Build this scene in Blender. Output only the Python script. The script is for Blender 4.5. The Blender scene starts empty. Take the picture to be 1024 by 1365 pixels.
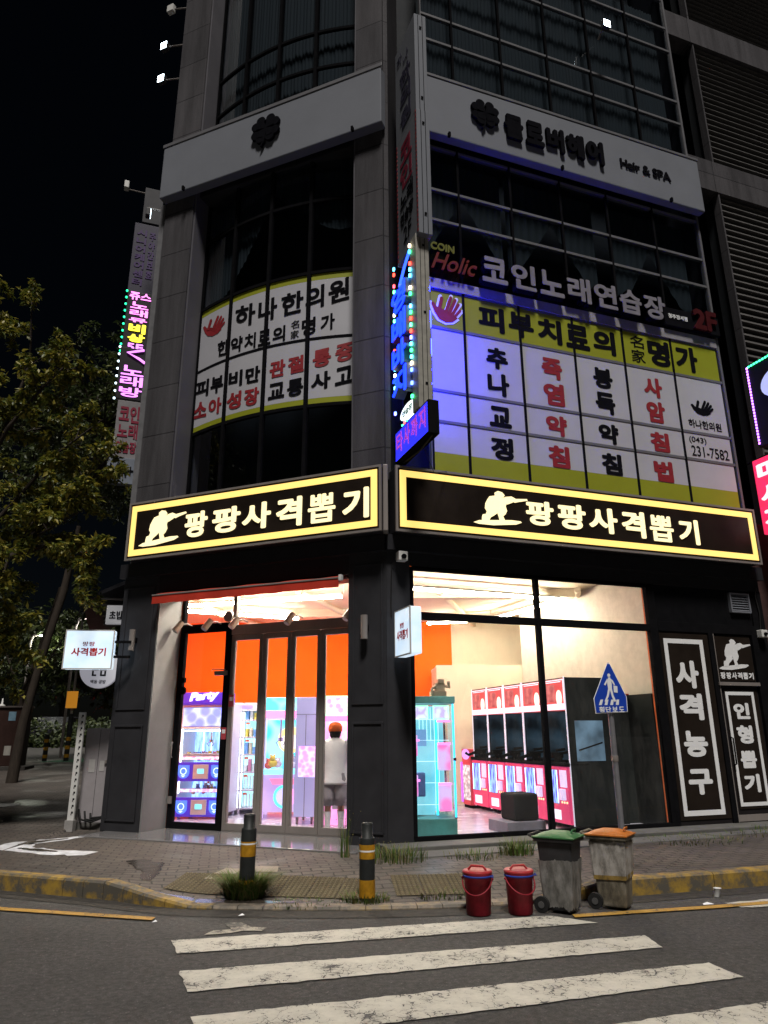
import bpy, bmesh, math, random
from mathutils import Vector, Matrix, noise as mnoise
R = math.radians
sc = bpy.context.scene
COL = sc.collection
random.seed(7)

# ------------------------------------------------------------------ camera, sky, sun, exposure
cam_d = bpy.data.cameras.new('camera')
cam = bpy.data.objects.new('camera', cam_d); COL.objects.link(cam)
cam_d.sensor_fit = 'VERTICAL'; cam_d.sensor_height = 24.0; cam_d.lens = 955 / 1365 * 24
cam_d.clip_start = 0.05; cam_d.clip_end = 1000
cam.matrix_world = Matrix.Translation((0, 0, 1.6)) @ Matrix.Rotation(R(90 + 17.2), 4, 'X') @ Matrix.Rotation(R(-0.34), 4, 'Z')
sc.camera = cam
SUN_EL, SUN_AZ = 62, 174          # azimuth the light comes from (0 = +Y, clockwise)
w = bpy.data.worlds.new('World'); sc.world = w; w.use_nodes = True
wn = w.node_tree.nodes; wl = w.node_tree.links
sky = wn.new('ShaderNodeTexSky'); sky.sky_type = 'NISHITA'; sky.sun_disc = False
sky.sun_elevation = R(SUN_EL); sky.sun_rotation = R(SUN_AZ)
wl.new(sky.outputs[0], wn['Background'].inputs[0]); wn['Background'].inputs[1].default_value = 0.0006
sd = bpy.data.lights.new('sun', 'SUN'); sd.energy = 3.5; sd.angle = R(10); sd.color = (1.0, 0.95, 0.89)
sun = bpy.data.objects.new('sun', sd); COL.objects.link(sun)
dv = Vector((math.sin(R(SUN_AZ)) * math.cos(R(SUN_EL)), math.cos(R(SUN_AZ)) * math.cos(R(SUN_EL)), math.sin(R(SUN_EL))))
sun.rotation_euler = dv.to_track_quat('Z', 'Y').to_euler()
sun.location = (0, 0, 30)
sc.view_settings.view_transform = 'Standard'; sc.view_settings.look = 'None'
sc.view_settings.exposure = 0; sc.view_settings.gamma = 1
sc.render.engine = 'CYCLES'
sc.cycles.use_denoising = True
sc.cycles.max_bounces = 8; sc.cycles.transparent_max_bounces = 16

# ------------------------------------------------------------------ frames (x right, y into the building, z up)
A, B = R(22.8), R(20.0)
C0 = Vector((0.023, 10.238, 0))
W_ = Matrix.Identity(4)
FL = Matrix.Translation(C0) @ Matrix.Rotation(-A, 4, 'Z')       # left facade, x = -s
FR = Matrix.Translation(C0) @ Matrix.Rotation(B, 4, 'Z')        # right facade
FP = Matrix.Translation(C0) @ Matrix.Rotation(B - math.pi / 2, 4, 'Z')   # x = outward from right facade, y = along it

def fr(x, y, rz=0, z=0): return Matrix.Translation((x, y, z)) @ Matrix.Rotation(rz, 4, 'Z')

# ------------------------------------------------------------------ materials
MC = {}
GAIN = 1.0
def nt(m):
    m.use_nodes = True; return m.node_tree, m.node_tree.nodes, m.node_tree.links
def pm(name, col, rough=0.6, metal=0.0, var=0.18, scale=6.0, bump=0.0, bscale=None, spec=0.22, streak=0.0, sheen=0):
    if name in MC: return MC[name]
    m = bpy.data.materials.new(name); MC[name] = m
    t, n, l = nt(m); b = n['Principled BSDF']
    b.inputs['Roughness'].default_value = rough; b.inputs['Metallic'].default_value = metal
    b.inputs['Specular IOR Level'].default_value = spec
    tc = n.new('ShaderNodeTexCoord'); nz = n.new('ShaderNodeTexNoise'); nz.inputs['Scale'].default_value = scale
    nz.inputs['Detail'].default_value = 6; nz.inputs['Roughness'].default_value = 0.65
    mp = n.new('ShaderNodeMapping'); l.new(tc.outputs['Object'], mp.inputs[0]); l.new(mp.outputs[0], nz.inputs['Vector'])
    if streak: mp.inputs['Scale'].default_value = (1, 1, streak)
    rp = n.new('ShaderNodeValToRGB'); rp.color_ramp.elements[0].position = 0.3; rp.color_ramp.elements[1].position = 0.7
    lo = [max(0, c * (1 - var)) for c in col]; hi = [min(1, c * (1 + var)) for c in col]
    rp.color_ramp.elements[0].color = (*lo, 1); rp.color_ramp.elements[1].color = (*hi, 1)
    l.new(nz.outputs[0], rp.inputs[0]); l.new(rp.outputs[0], b.inputs['Base Color'])
    mr = n.new('ShaderNodeMapRange'); mr.inputs[3].default_value = max(0, rough - 0.12); mr.inputs[4].default_value = min(1, rough + 0.12)
    l.new(nz.outputs[0], mr.inputs[0]); l.new(mr.outputs[0], b.inputs['Roughness'])
    if bump:
        nb = n.new('ShaderNodeTexNoise'); nb.inputs['Scale'].default_value = bscale or scale * 8; nb.inputs['Detail'].default_value = 4
        l.new(tc.outputs['Object'], nb.inputs['Vector'])
        bp = n.new('ShaderNodeBump'); bp.inputs['Strength'].default_value = bump; bp.inputs['Distance'].default_value = 0.01
        l.new(nb.outputs[0], bp.inputs['Height']); l.new(bp.outputs[0], b.inputs['Normal'])
    return m
def em(name, col, strength=1.0, base=None):
    if name in MC: return MC[name]
    m = bpy.data.materials.new(name); MC[name] = m
    t, n, l = nt(m); b = n['Principled BSDF']
    b.inputs['Base Color'].default_value = (*(base or [c * .5 for c in col]), 1); b.inputs['Roughness'].default_value = 0.35
    b.inputs['Emission Color'].default_value = (*col, 1); b.inputs['Emission Strength'].default_value = strength*GAIN
    return m
def emn(name, c1, c2, strength=1.0, scale=3.0, kind='noise', axis_scale=(1, 1, 1)):
    """a glowing surface of two colours, mixed by noise or voronoi cells"""
    if name in MC: return MC[name]
    m = em(name, c1, strength); t, n, l = nt(m); b = n['Principled BSDF']
    tc = n.new('ShaderNodeTexCoord'); mp = n.new('ShaderNodeMapping'); mp.inputs['Scale'].default_value = axis_scale
    l.new(tc.outputs['Object'], mp.inputs[0])
    if kind == 'noise':
        x = n.new('ShaderNodeTexNoise'); x.inputs['Detail'].default_value = 3
    else:
        x = n.new('ShaderNodeTexVoronoi')
    x.inputs['Scale'].default_value = scale; l.new(mp.outputs[0], x.inputs['Vector'])
    rp = n.new('ShaderNodeValToRGB'); rp.color_ramp.elements[0].position = 0.35; rp.color_ramp.elements[1].position = 0.65
    rp.color_ramp.elements[0].color = (*c1, 1); rp.color_ramp.elements[1].color = (*c2, 1)
    l.new(x.outputs[0], rp.inputs[0]); l.new(rp.outputs[0], b.inputs['Emission Color'])
    return m
def glass(name, tint=(1, 1, 1), refl=1.0, rough=0.0, dirt=0.0):
    if name in MC: return MC[name]
    m = bpy.data.materials.new(name); MC[name] = m
    t, n, l = nt(m); n.remove(n['Principled BSDF'])
    tr = n.new('ShaderNodeBsdfTransparent'); tr.inputs[0].default_value = (*tint, 1)
    gl = n.new('ShaderNodeBsdfGlossy'); gl.inputs['Roughness'].default_value = rough; gl.inputs[0].default_value = (refl, refl, refl, 1)
    f = n.new('ShaderNodeFresnel'); ge = n.new('ShaderNodeNewGeometry'); io = n.new('ShaderNodeMapRange'); io.inputs[3].default_value = 1.5; io.inputs[4].default_value = 1/1.5
    l.new(ge.outputs['Backfacing'], io.inputs[0]); l.new(io.outputs[0], f.inputs[0])
    mx = n.new('ShaderNodeMixShader'); l.new(f.outputs[0], mx.inputs[0]); l.new(tr.outputs[0], mx.inputs[1]); l.new(gl.outputs[0], mx.inputs[2])
    last = mx
    if dirt:
        df = n.new('ShaderNodeBsdfDiffuse'); df.inputs[0].default_value = (.5, .48, .45, 1)
        nz = n.new('ShaderNodeTexNoise'); nz.inputs['Scale'].default_value = 2.2; nz.inputs['Detail'].default_value = 8; nz.inputs['Roughness'].default_value = .75
        tc = n.new('ShaderNodeTexCoord'); mp = n.new('ShaderNodeMapping'); mp.inputs['Scale'].default_value = (1.6, 1, .5)
        l.new(tc.outputs['Object'], mp.inputs[0]); l.new(mp.outputs[0], nz.inputs['Vector'])
        mr = n.new('ShaderNodeMapRange'); mr.inputs[1].default_value = .45; mr.inputs[2].default_value = .85; mr.inputs[3].default_value = .01; mr.inputs[4].default_value = dirt
        l.new(nz.outputs[0], mr.inputs[0])
        m2 = n.new('ShaderNodeMixShader'); l.new(mr.outputs[0], m2.inputs[0]); l.new(mx.outputs[0], m2.inputs[1]); l.new(df.outputs[0], m2.inputs[2]); last = m2
    l.new(last.outputs[0], n['Material Output'].inputs[0])
    return m
def brick_mat(name, c1, c2, mort, bw, bh, ms, plane='xz', rough=.75, off=.5, rot=0.0, wob=0.0, speck=0.0, bump=.4, stain=.35, wet=0.0):
    """courses of blocks: plane 'xz' for walls, 'xy' for the ground"""
    if name in MC: return MC[name]
    m = bpy.data.materials.new(name); MC[name] = m
    t, n, l = nt(m); b = n['Principled BSDF']; b.inputs['Roughness'].default_value = rough; b.inputs['Specular IOR Level'].default_value = .03 if plane == 'xz' else .35
    tc = n.new('ShaderNodeTexCoord'); mp = n.new('ShaderNodeMapping'); l.new(tc.outputs['Object'], mp.inputs[0])
    if plane == 'xz': mp.inputs['Rotation'].default_value = (R(-90), 0, 0)
    else: mp.inputs['Rotation'].default_value = (0, 0, rot)
    vec = mp.outputs[0]
    if wob:
        wv = n.new('ShaderNodeTexNoise'); wv.inputs['Scale'].default_value = 9; wv.inputs['Detail'].default_value = 1
        l.new(vec, wv.inputs['Vector'])
        sb = n.new('ShaderNodeVectorMath'); sb.operation = 'SUBTRACT'; sb.inputs[1].default_value = (.5, .5, .5); l.new(wv.outputs['Color'], sb.inputs[0])
        sl = n.new('ShaderNodeVectorMath'); sl.operation = 'SCALE'; sl.inputs['Scale'].default_value = wob; l.new(sb.outputs[0], sl.inputs[0])
        ad = n.new('ShaderNodeVectorMath'); l.new(vec, ad.inputs[0]); l.new(sl.outputs[0], ad.inputs[1]); vec = ad.outputs[0]
    br = n.new('ShaderNodeTexBrick'); br.offset = off; l.new(vec, br.inputs['Vector'])
    br.inputs['Scale'].default_value = 1; br.inputs['Brick Width'].default_value = bw; br.inputs['Row Height'].default_value = bh
    br.inputs['Mortar Size'].default_value = ms; br.inputs['Mortar Smooth'].default_value = .2; br.inputs['Bias'].default_value = 0
    br.inputs['Color1'].default_value = (*c1, 1); br.inputs['Color2'].default_value = (*c2, 1); br.inputs['Mortar'].default_value = (*mort, 1)
    nz = n.new('ShaderNodeTexNoise'); nz.inputs['Scale'].default_value = 1.1; nz.inputs['Detail'].default_value = 8; nz.inputs['Roughness'].default_value = .7
    ms_ = n.new('ShaderNodeMapping'); ms_.inputs['Scale'].default_value = (2.2, 2.2, .22) if plane == 'xz' else (1, 1, 1); l.new(tc.outputs['Object'], ms_.inputs[0]); l.new(ms_.outputs[0], nz.inputs['Vector'])
    mr = n.new('ShaderNodeMapRange'); mr.inputs[1].default_value = .3; mr.inputs[2].default_value = .7; mr.inputs[3].default_value = 1 - stain; mr.inputs[4].default_value = 1 + stain; l.new(nz.outputs[0], mr.inputs[0])
    mu = n.new('ShaderNodeVectorMath'); mu.operation = 'SCALE'; l.new(br.outputs[0], mu.inputs[0]); l.new(mr.outputs[0], mu.inputs['Scale'])
    cout = mu.outputs[0]
    if speck:
        sp = n.new('ShaderNodeTexNoise'); sp.inputs['Scale'].default_value = 110; sp.inputs['Detail'].default_value = 2; l.new(tc.outputs['Object'], sp.inputs['Vector'])
        m3 = n.new('ShaderNodeMapRange'); m3.inputs[1].default_value = .3; m3.inputs[2].default_value = .7; m3.inputs[3].default_value = 1 - speck; m3.inputs[4].default_value = 1 + speck; l.new(sp.outputs[0], m3.inputs[0])
        m4 = n.new('ShaderNodeVectorMath'); m4.operation = 'SCALE'; l.new(cout, m4.inputs[0]); l.new(m3.outputs[0], m4.inputs['Scale']); cout = m4.outputs[0]
    l.new(cout, b.inputs['Base Color'])
    bp = n.new('ShaderNodeBump'); bp.inputs['Strength'].default_value = bump; bp.inputs['Distance'].default_value = .01; bp.invert = True
    l.new(br.outputs['Fac'], bp.inputs['Height']); l.new(bp.outputs[0], b.inputs['Normal'])
    if wet:
        wn_ = n.new('ShaderNodeTexNoise'); wn_.inputs['Scale'].default_value = .9; wn_.inputs['Detail'].default_value = 6; l.new(tc.outputs['Object'], wn_.inputs['Vector'])
        m5 = n.new('ShaderNodeMapRange'); m5.inputs[1].default_value = .5; m5.inputs[2].default_value = .68; m5.inputs[3].default_value = rough; m5.inputs[4].default_value = wet; l.new(wn_.outputs[0], m5.inputs[0]); l.new(m5.outputs[0], b.inputs['Roughness'])
    return m
def asphalt_nodes(n, l):
    tc = n.new('ShaderNodeTexCoord')
    f = n.new('ShaderNodeTexNoise'); f.inputs['Scale'].default_value = 95; f.inputs['Detail'].default_value = 5; f.inputs['Roughness'].default_value = .8
    g = n.new('ShaderNodeTexNoise'); g.inputs['Scale'].default_value = .8; g.inputs['Detail'].default_value = 7; g.inputs['Roughness'].default_value = .65
    for x in (f, g): l.new(tc.outputs['Object'], x.inputs['Vector'])
    r1 = n.new('ShaderNodeValToRGB'); e = r1.color_ramp.elements; e[0].position = .34; e[1].position = .72
    e[0].color = (.026, .025, .024, 1); e[1].color = (.100, .095, .089, 1); l.new(f.outputs[0], r1.inputs[0])
    mr = n.new('ShaderNodeMapRange'); mr.inputs[1].default_value = .3; mr.inputs[2].default_value = .7; mr.inputs[3].default_value = .72; mr.inputs[4].default_value = 1.18; l.new(g.outputs[0], mr.inputs[0])
    mu = n.new('ShaderNodeVectorMath'); mu.operation = 'SCALE'; l.new(r1.outputs[0], mu.inputs[0]); l.new(mr.outputs[0], mu.inputs['Scale'])
    vo = n.new('ShaderNodeTexVoronoi'); vo.inputs['Scale'].default_value = 26; l.new(tc.outputs['Object'], vo.inputs['Vector'])
    sp = n.new('ShaderNodeMapRange'); sp.inputs[1].default_value = .10; sp.inputs[2].default_value = .20; sp.inputs[3].default_value = 2.1; sp.inputs[4].default_value = 1.0; l.new(vo.outputs['Distance'], sp.inputs[0])
    h = n.new('ShaderNodeTexNoise'); h.inputs['Scale'].default_value = 22; h.inputs['Detail'].default_value = 3; l.new(tc.outputs['Object'], h.inputs['Vector'])
    hm = n.new('ShaderNodeMapRange'); hm.inputs[1].default_value = .35; hm.inputs[2].default_value = .65; hm.inputs[3].default_value = .72; hm.inputs[4].default_value = 1.28; l.new(h.outputs[0], hm.inputs[0])
    pr = n.new('ShaderNodeMath'); pr.operation = 'MULTIPLY'; l.new(sp.outputs[0], pr.inputs[0]); l.new(hm.outputs[0], pr.inputs[1])
    m0 = n.new('ShaderNodeVectorMath'); m0.operation = 'SCALE'; l.new(mu.outputs[0], m0.inputs[0]); l.new(pr.outputs[0], m0.inputs['Scale']); mu = m0
    bp = n.new('ShaderNodeBump'); bp.inputs['Strength'].default_value = .7; bp.inputs['Distance'].default_value = .008; l.new(f.outputs[0], bp.inputs['Height'])
    return tc, mu, bp, g
def asphalt():
    m = bpy.data.materials.new('asphalt'); t, n, l = nt(m); b = n['Principled BSDF']
    tc, mu, bp, g = asphalt_nodes(n, l)
    v = n.new('ShaderNodeTexVoronoi'); v.feature = 'DISTANCE_TO_EDGE'; v.inputs['Scale'].default_value = .55
    dz = n.new('ShaderNodeTexNoise'); dz.inputs['Scale'].default_value = 2.5; dz.inputs['Detail'].default_value = 6; l.new(tc.outputs['Object'], dz.inputs['Vector'])
    ad = n.new('ShaderNodeVectorMath'); ad.operation = 'MULTIPLY_ADD'; ad.inputs[1].default_value = (.5, .5, 0); l.new(dz.outputs['Color'], ad.inputs[0]); l.new(tc.outputs['Object'], ad.inputs[2]); l.new(ad.outputs[0], v.inputs['Vector'])
    cr = n.new('ShaderNodeMapRange'); cr.inputs[1].default_value = .0; cr.inputs[2].default_value = .006; cr.inputs[3].default_value = .68; cr.inputs[4].default_value = 1; l.new(v.outputs[0], cr.inputs[0])
    m2 = n.new('ShaderNodeVectorMath'); m2.operation = 'SCALE'; l.new(mu.outputs[0], m2.inputs[0]); l.new(cr.outputs[0], m2.inputs['Scale'])
    l.new(m2.outputs[0], b.inputs['Base Color']); l.new(bp.outputs[0], b.inputs['Normal']); b.inputs['Roughness'].default_value = .78; b.inputs['Specular IOR Level'].default_value = .3
    return m
def road_paint(name, col, wear=.42):
    m = bpy.data.materials.new(name); t, n, l = nt(m); b = n['Principled BSDF']
    tc, mu, bp, g = asphalt_nodes(n, l)
    v = n.new('ShaderNodeTexVoronoi'); v.feature = 'DISTANCE_TO_EDGE'; v.inputs['Scale'].default_value = 15
    dz = n.new('ShaderNodeTexNoise'); dz.inputs['Scale'].default_value = 7; dz.inputs['Detail'].default_value = 5; l.new(tc.outputs['Object'], dz.inputs['Vector'])
    ad = n.new('ShaderNodeVectorMath'); ad.operation = 'MULTIPLY_ADD'; ad.inputs[1].default_value = (.25, .25, 0); l.new(dz.outputs['Color'], ad.inputs[0]); l.new(tc.outputs['Object'], ad.inputs[2]); l.new(ad.outputs[0], v.inputs['Vector'])
    pn = n.new('ShaderNodeTexNoise'); pn.inputs['Scale'].default_value = 3.2; pn.inputs['Detail'].default_value = 8; pn.inputs['Roughness'].default_value = .78; l.new(tc.outputs['Object'], pn.inputs['Vector'])
    # cracks only where the noise says the paint is old
    mr = n.new('ShaderNodeMapRange'); mr.inputs[1].default_value = .47; mr.inputs[2].default_value = .72; mr.inputs[3].default_value = 0; mr.inputs[4].default_value = .10; l.new(pn.outputs[0], mr.inputs[0])
    lt = n.new('ShaderNodeMath'); lt.operation = 'LESS_THAN'; l.new(v.outputs[0], lt.inputs[0]); l.new(mr.outputs[0], lt.inputs[1])
    gt = n.new('ShaderNodeMapRange'); gt.inputs[1].default_value = 1 - wear; gt.inputs[2].default_value = 1 - wear + .09; gt.inputs[3].default_value = 0; gt.inputs[4].default_value = 1; l.new(pn.outputs[0], gt.inputs[0])
    mxm = n.new('ShaderNodeMath'); mxm.operation = 'MAXIMUM'; l.new(lt.outputs[0], mxm.inputs[0]); l.new(gt.outputs[0], mxm.inputs[1])
    dirt = n.new('ShaderNodeMapRange'); dirt.inputs[1].default_value = .3; dirt.inputs[2].default_value = .75; dirt.inputs[3].default_value = 1.1; dirt.inputs[4].default_value = .62; l.new(pn.outputs[0], dirt.inputs[0])
    pc = n.new('ShaderNodeVectorMath'); pc.operation = 'SCALE'; pc.inputs[0].default_value = col; l.new(dirt.outputs[0], pc.inputs['Scale'])
    mx = n.new('ShaderNodeMix'); mx.data_type = 'RGBA'; l.new(mxm.outputs[0], mx.inputs[0]); l.new(pc.outputs[0], mx.inputs[6]); l.new(mu.outputs[0], mx.inputs[7])
    l.new(mx.outputs[2], b.inputs['Base Color']); l.new(bp.outputs[0], b.inputs['Normal']); b.inputs['Roughness'].default_value = .7
    return m
def led_grid(name, c1, strength, pitch=.022):
    """a dot matrix screen: lit round dots on black"""
    m = em(name, c1, strength, base=(.004, .004, .006)); t, n, l = nt(m); b = n['Principled BSDF']
    tc = n.new('ShaderNodeTexCoord'); sx = n.new('ShaderNodeSeparateXYZ'); l.new(tc.outputs['Object'], sx.inputs[0])
    ds = []
    for ax in (0, 2):
        d = n.new('ShaderNodeMath'); d.operation = 'DIVIDE'; d.inputs[1].default_value = pitch; l.new(sx.outputs[ax], d.inputs[0])
        f_ = n.new('ShaderNodeMath'); f_.operation = 'FRACT'; l.new(d.outputs[0], f_.inputs[0])
        s = n.new('ShaderNodeMath'); s.operation = 'SUBTRACT'; s.inputs[1].default_value = .5; l.new(f_.outputs[0], s.inputs[0])
        q = n.new('ShaderNodeMath'); q.operation = 'POWER'; q.inputs[1].default_value = 2; ab = n.new('ShaderNodeMath'); ab.operation = 'ABSOLUTE'; l.new(s.outputs[0], ab.inputs[0]); l.new(ab.outputs[0], q.inputs[0]); ds.append(q)
    a = n.new('ShaderNodeMath'); l.new(ds[0].outputs[0], a.inputs[0]); l.new(ds[1].outputs[0], a.inputs[1])
    lt = n.new('ShaderNodeMath'); lt.operation = 'LESS_THAN'; lt.inputs[1].default_value = .11; l.new(a.outputs[0], lt.inputs[0])
    mu = n.new('ShaderNodeMath'); mu.operation = 'MULTIPLY'; mu.inputs[1].default_value = strength; l.new(lt.outputs[0], mu.inputs[0]); l.new(mu.outputs[0], b.inputs['Emission Strength'])
    return m

# ------------------------------------------------------------------ mesh builder
class MB:
    def __init__(s): s.v = []; s.f = []; s.m = []; s.sm = []
    def add(s, vs, fs, m=0, smooth=False):
        o = len(s.v); s.v += [tuple(v) for v in vs]
        for f in fs: s.f.append([i + o for i in f]); s.m.append(m); s.sm.append(smooth)
        return s
    def box(s, x0, x1, y0, y1, z0, z1, m=0):
        return s.add([(x0,y0,z0),(x1,y0,z0),(x1,y1,z0),(x0,y1,z0),(x0,y0,z1),(x1,y0,z1),(x1,y1,z1),(x0,y1,z1)],
              [(0,3,2,1),(4,5,6,7),(0,1,5,4),(1,2,6,5),(2,3,7,6),(3,0,4,7)], m)
    def prism(s, poly, y0, y1, m=0):                       # polygon in x-z, front at y0
        a = sum(poly[i][0]*poly[(i+1)%len(poly)][1]-poly[(i+1)%len(poly)][0]*poly[i][1] for i in range(len(poly)))
        if a < 0: poly = poly[::-1]
        n = len(poly)
        return s.add([(x,y0,z) for x,z in poly]+[(x,y1,z) for x,z in poly],
              [tuple(range(n)), tuple(range(2*n-1,n-1,-1))]+[(i,i+n,(i+1)%n+n,(i+1)%n) for i in range(n)], m)
    def slab(s, poly, z0, z1, m=0):                        # polygon in x-y
        a = sum(poly[i][0]*poly[(i+1)%len(poly)][1]-poly[(i+1)%len(poly)][0]*poly[i][1] for i in range(len(poly)))
        if a < 0: poly = poly[::-1]
        n = len(poly)
        return s.add([(x,y,z0) for x,y in poly]+[(x,y,z1) for x,y in poly],
              [tuple(range(n-1,-1,-1)), tuple(range(n,2*n))]+[(i,(i+1)%n,(i+1)%n+n,i+n) for i in range(n)], m)
    def disc(s, cx, cz, rx, rz, y0, y1, n=24, m=0, a0=0, a1=360):
        st = [(cx+rx*math.cos(R(a0+(a1-a0)*i/n)), cz+rz*math.sin(R(a0+(a1-a0)*i/n))) for i in range(n if a1-a0==360 else n+1)]
        return s.prism(st, y0, y1, m)
    def ring(s, cx, cz, r0, r1, y0, y1, n=24, m=0, a0=0, a1=360):
        for i in range(n):
            p, q = R(a0+(a1-a0)*i/n), R(a0+(a1-a0)*(i+1)/n)
            s.prism([(cx+r0*math.cos(p),cz+r0*math.sin(p)),(cx+r1*math.cos(p),cz+r1*math.sin(p)),(cx+r1*math.cos(q),cz+r1*math.sin(q)),(cx+r0*math.cos(q),cz+r0*math.sin(q))], y0, y1, m)
        return s
    def frame(s, x0, x1, z0, z1, t, y0, y1, m=0):          # rectangular border, butted bars
        s.box(x0,x1,y0,y1,z0,z0+t,m); s.box(x0,x1,y0,y1,z1-t,z1,m)
        s.box(x0,x0+t,y0,y1,z0+t,z1-t,m); return s.box(x1-t,x1,y0,y1,z0+t,z1-t,m)
    def tube(s, path, r, n=8, m=0, caps=True, radii=None):
        P = [Vector(p) for p in path]; rings = []; up = None
        for i, p in enumerate(P):
            d = (P[min(i+1,len(P)-1)]-P[max(i-1,0)])
            if d.length < 1e-9: d = Vector((0,0,1))
            d.normalize()
            if up is None: up = d.orthogonal().normalized()
            up = (up-d*up.dot(d)); up = up.normalized() if up.length > 1e-6 else d.orthogonal().normalized()
            sd_ = d.cross(up); rr = radii[i] if radii else r
            rings.append([p+(up*math.cos(2*math.pi*k/n)+sd_*math.sin(2*math.pi*k/n))*rr for k in range(n)])
        vs = [v for rg in rings for v in rg]; fs = []
        for i in range(len(P)-1):
            for k in range(n): fs.append((i*n+k, i*n+(k+1)%n, (i+1)*n+(k+1)%n, (i+1)*n+k))
        s.add(vs, fs, m, True)
        if caps: s.add(rings[0], [tuple(range(n-1,-1,-1))], m); s.add(rings[-1], [tuple(range(n))], m)
        return s
    def cyl(s, p0, p1, r0, r1=None, n=16, m=0):
        return s.tube([p0, p1], r0, n, m, True, [r0, r0 if r1 is None else r1])
    def lathe(s, prof, c=(0,0,0), n=24, m=0):              # profile (r, z) bottom to top
        vs = []; fs = []
        for r, z in prof:
            for k in range(n): a = 2*math.pi*k/n; vs.append((c[0]+r*math.cos(a), c[1]+r*math.sin(a), c[2]+z))
        for i in range(len(prof)-1):
            for k in range(n): fs.append((i*n+k, i*n+(k+1)%n, (i+1)*n+(k+1)%n, (i+1)*n+k))
        s.add(vs, fs, m, True)
        if prof[0][0] > 1e-4: s.add(vs[:n], [tuple(range(n-1,-1,-1))], m)
        if prof[-1][0] > 1e-4: s.add(vs[-n:], [tuple(range(n))], m)
        return s
    def ball(s, c, rx, ry=None, rz=None, n=10, m=0):
        ry = ry or rx; rz = rz or rx; k = n//2+1
        pr = [(math.sin(math.pi*i/k), -math.cos(math.pi*i/k)) for i in range(k+1)]
        vs = []; fs = []
        for a, z in pr:
            for j in range(n): t = 2*math.pi*j/n; vs.append((c[0]+rx*a*math.cos(t), c[1]+ry*a*math.sin(t), c[2]+rz*z))
        for i in range(k):
            for j in range(n): fs.append((i*n+j, i*n+(j+1)%n, (i+1)*n+(j+1)%n, (i+1)*n+j))
        return s.add(vs, fs, m, True)
    def text(s, body, x0, x1, z0, z1, y, depth=.006, off=.035, m=0):
        """bold by dilation: thin copies of the outline shifted round a small circle"""
        vs, fs = text_mesh(body, .006)
        if not vs: return s
        xs = [v[0] for v in vs]; ys = [v[1] for v in vs]; r = off*.95
        ax, bx, az, bz = min(xs)-r, max(xs)+r, min(ys)-r, max(ys)+r
        n = 1 if off < .012 else (4 if off < .025 else 7)
        for k in range(n):
            dx, dy = (r*math.cos(2*math.pi*k/n), r*math.sin(2*math.pi*k/n)) if n > 1 else (0, 0)
            s.add([(x0+(v[0]+dx-ax)/(bx-ax)*(x1-x0), y-depth*(0.5+(v[2]/.02))-k*.00015, z0+(v[1]+dy-az)/(bz-az)*(z1-z0)) for v in vs], fs, m)
        return s
    def map(s, fn): s.v = [tuple(fn(*v)) for v in s.v]; return s
    def mesh(s, name, mats, org=(0,0,0), bevel=0.0, seg=2):
        me = bpy.data.meshes.new(name)
        me.from_pydata([(a-org[0], b-org[1], c-org[2]) for a,b,c in s.v], [], s.f)
        for mm in (mats if isinstance(mats, (list, tuple)) else [mats]): me.materials.append(mm)
        me.polygons.foreach_set('material_index', s.m); me.polygons.foreach_set('use_smooth', s.sm)
        if bevel:
            bm = bmesh.new(); bm.from_mesh(me); bmesh.ops.remove_doubles(bm, verts=bm.verts, dist=1e-5)
            ed = [e for e in bm.edges if len(e.link_faces)==2 and e.calc_face_angle(0) > R(35)]
            bmesh.ops.bevel(bm, geom=ed, offset=bevel, segments=seg, affect='EDGES', profile=.6, clamp_overlap=True)
            bm.to_mesh(me); bm.free()
        me.update(); return me
TC = {}
def text_mesh(body, off):
    k = (body, off)
    if k in TC: return TC[k]
    c = bpy.data.curves.new('lettering', 'FONT'); c.body = body; c.offset = off; c.extrude = .01; c.resolution_u = 4
    o = bpy.data.objects.new('lettering', c); COL.objects.link(o)
    dg = bpy.context.evaluated_depsgraph_get(); dg.update()
    me = bpy.data.meshes.new_from_object(o.evaluated_get(dg))
    r = ([tuple(v.co) for v in me.vertices], [tuple(p.vertices) for p in me.polygons])
    bpy.data.meshes.remove(me); bpy.data.objects.remove(o); bpy.data.curves.remove(c)
    TC[k] = r; return r
ORG = {}
def tag(o, label=None, cat=None, group=None, kind=None):
    for k, v in (('label',label),('category',cat),('group',group),('kind',kind)):
        if v: o[k] = v
    return o
def thing(name, label, cat, F=W_, org=(0,0,0), group=None):
    o = bpy.data.objects.new(name, None); COL.objects.link(o); o.empty_display_size = .1
    o.matrix_world = F @ Matrix.Translation(org); ORG[o.name] = tuple(org)
    return tag(o, label, cat, group)
def part(name, mb, mats, parent, bevel=0.0, label=None, kind=None, seg=2):
    root = parent
    while root.parent: root = root.parent
    o = bpy.data.objects.new(name, mb.mesh(name, mats, ORG[root.name], bevel, seg)); COL.objects.link(o); o.parent = parent
    return tag(o, label, None, None, kind)
def solo(name, mb, mats, label=None, cat=None, F=W_, org=(0,0,0), group=None, kind=None, bevel=0.0, seg=2):
    o = bpy.data.objects.new(name, mb.mesh(name, mats, org, bevel, seg)); COL.objects.link(o)
    o.matrix_world = F @ Matrix.Translation(org); ORG[o.name] = tuple(org)
    return tag(o, label, cat, group, kind)
def copy_tree(o, parent=None):
    c = o.copy(); COL.objects.link(c)
    if parent: c.parent = parent
    for ch in list(o.children): copy_tree(ch, c)
    return c

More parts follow.
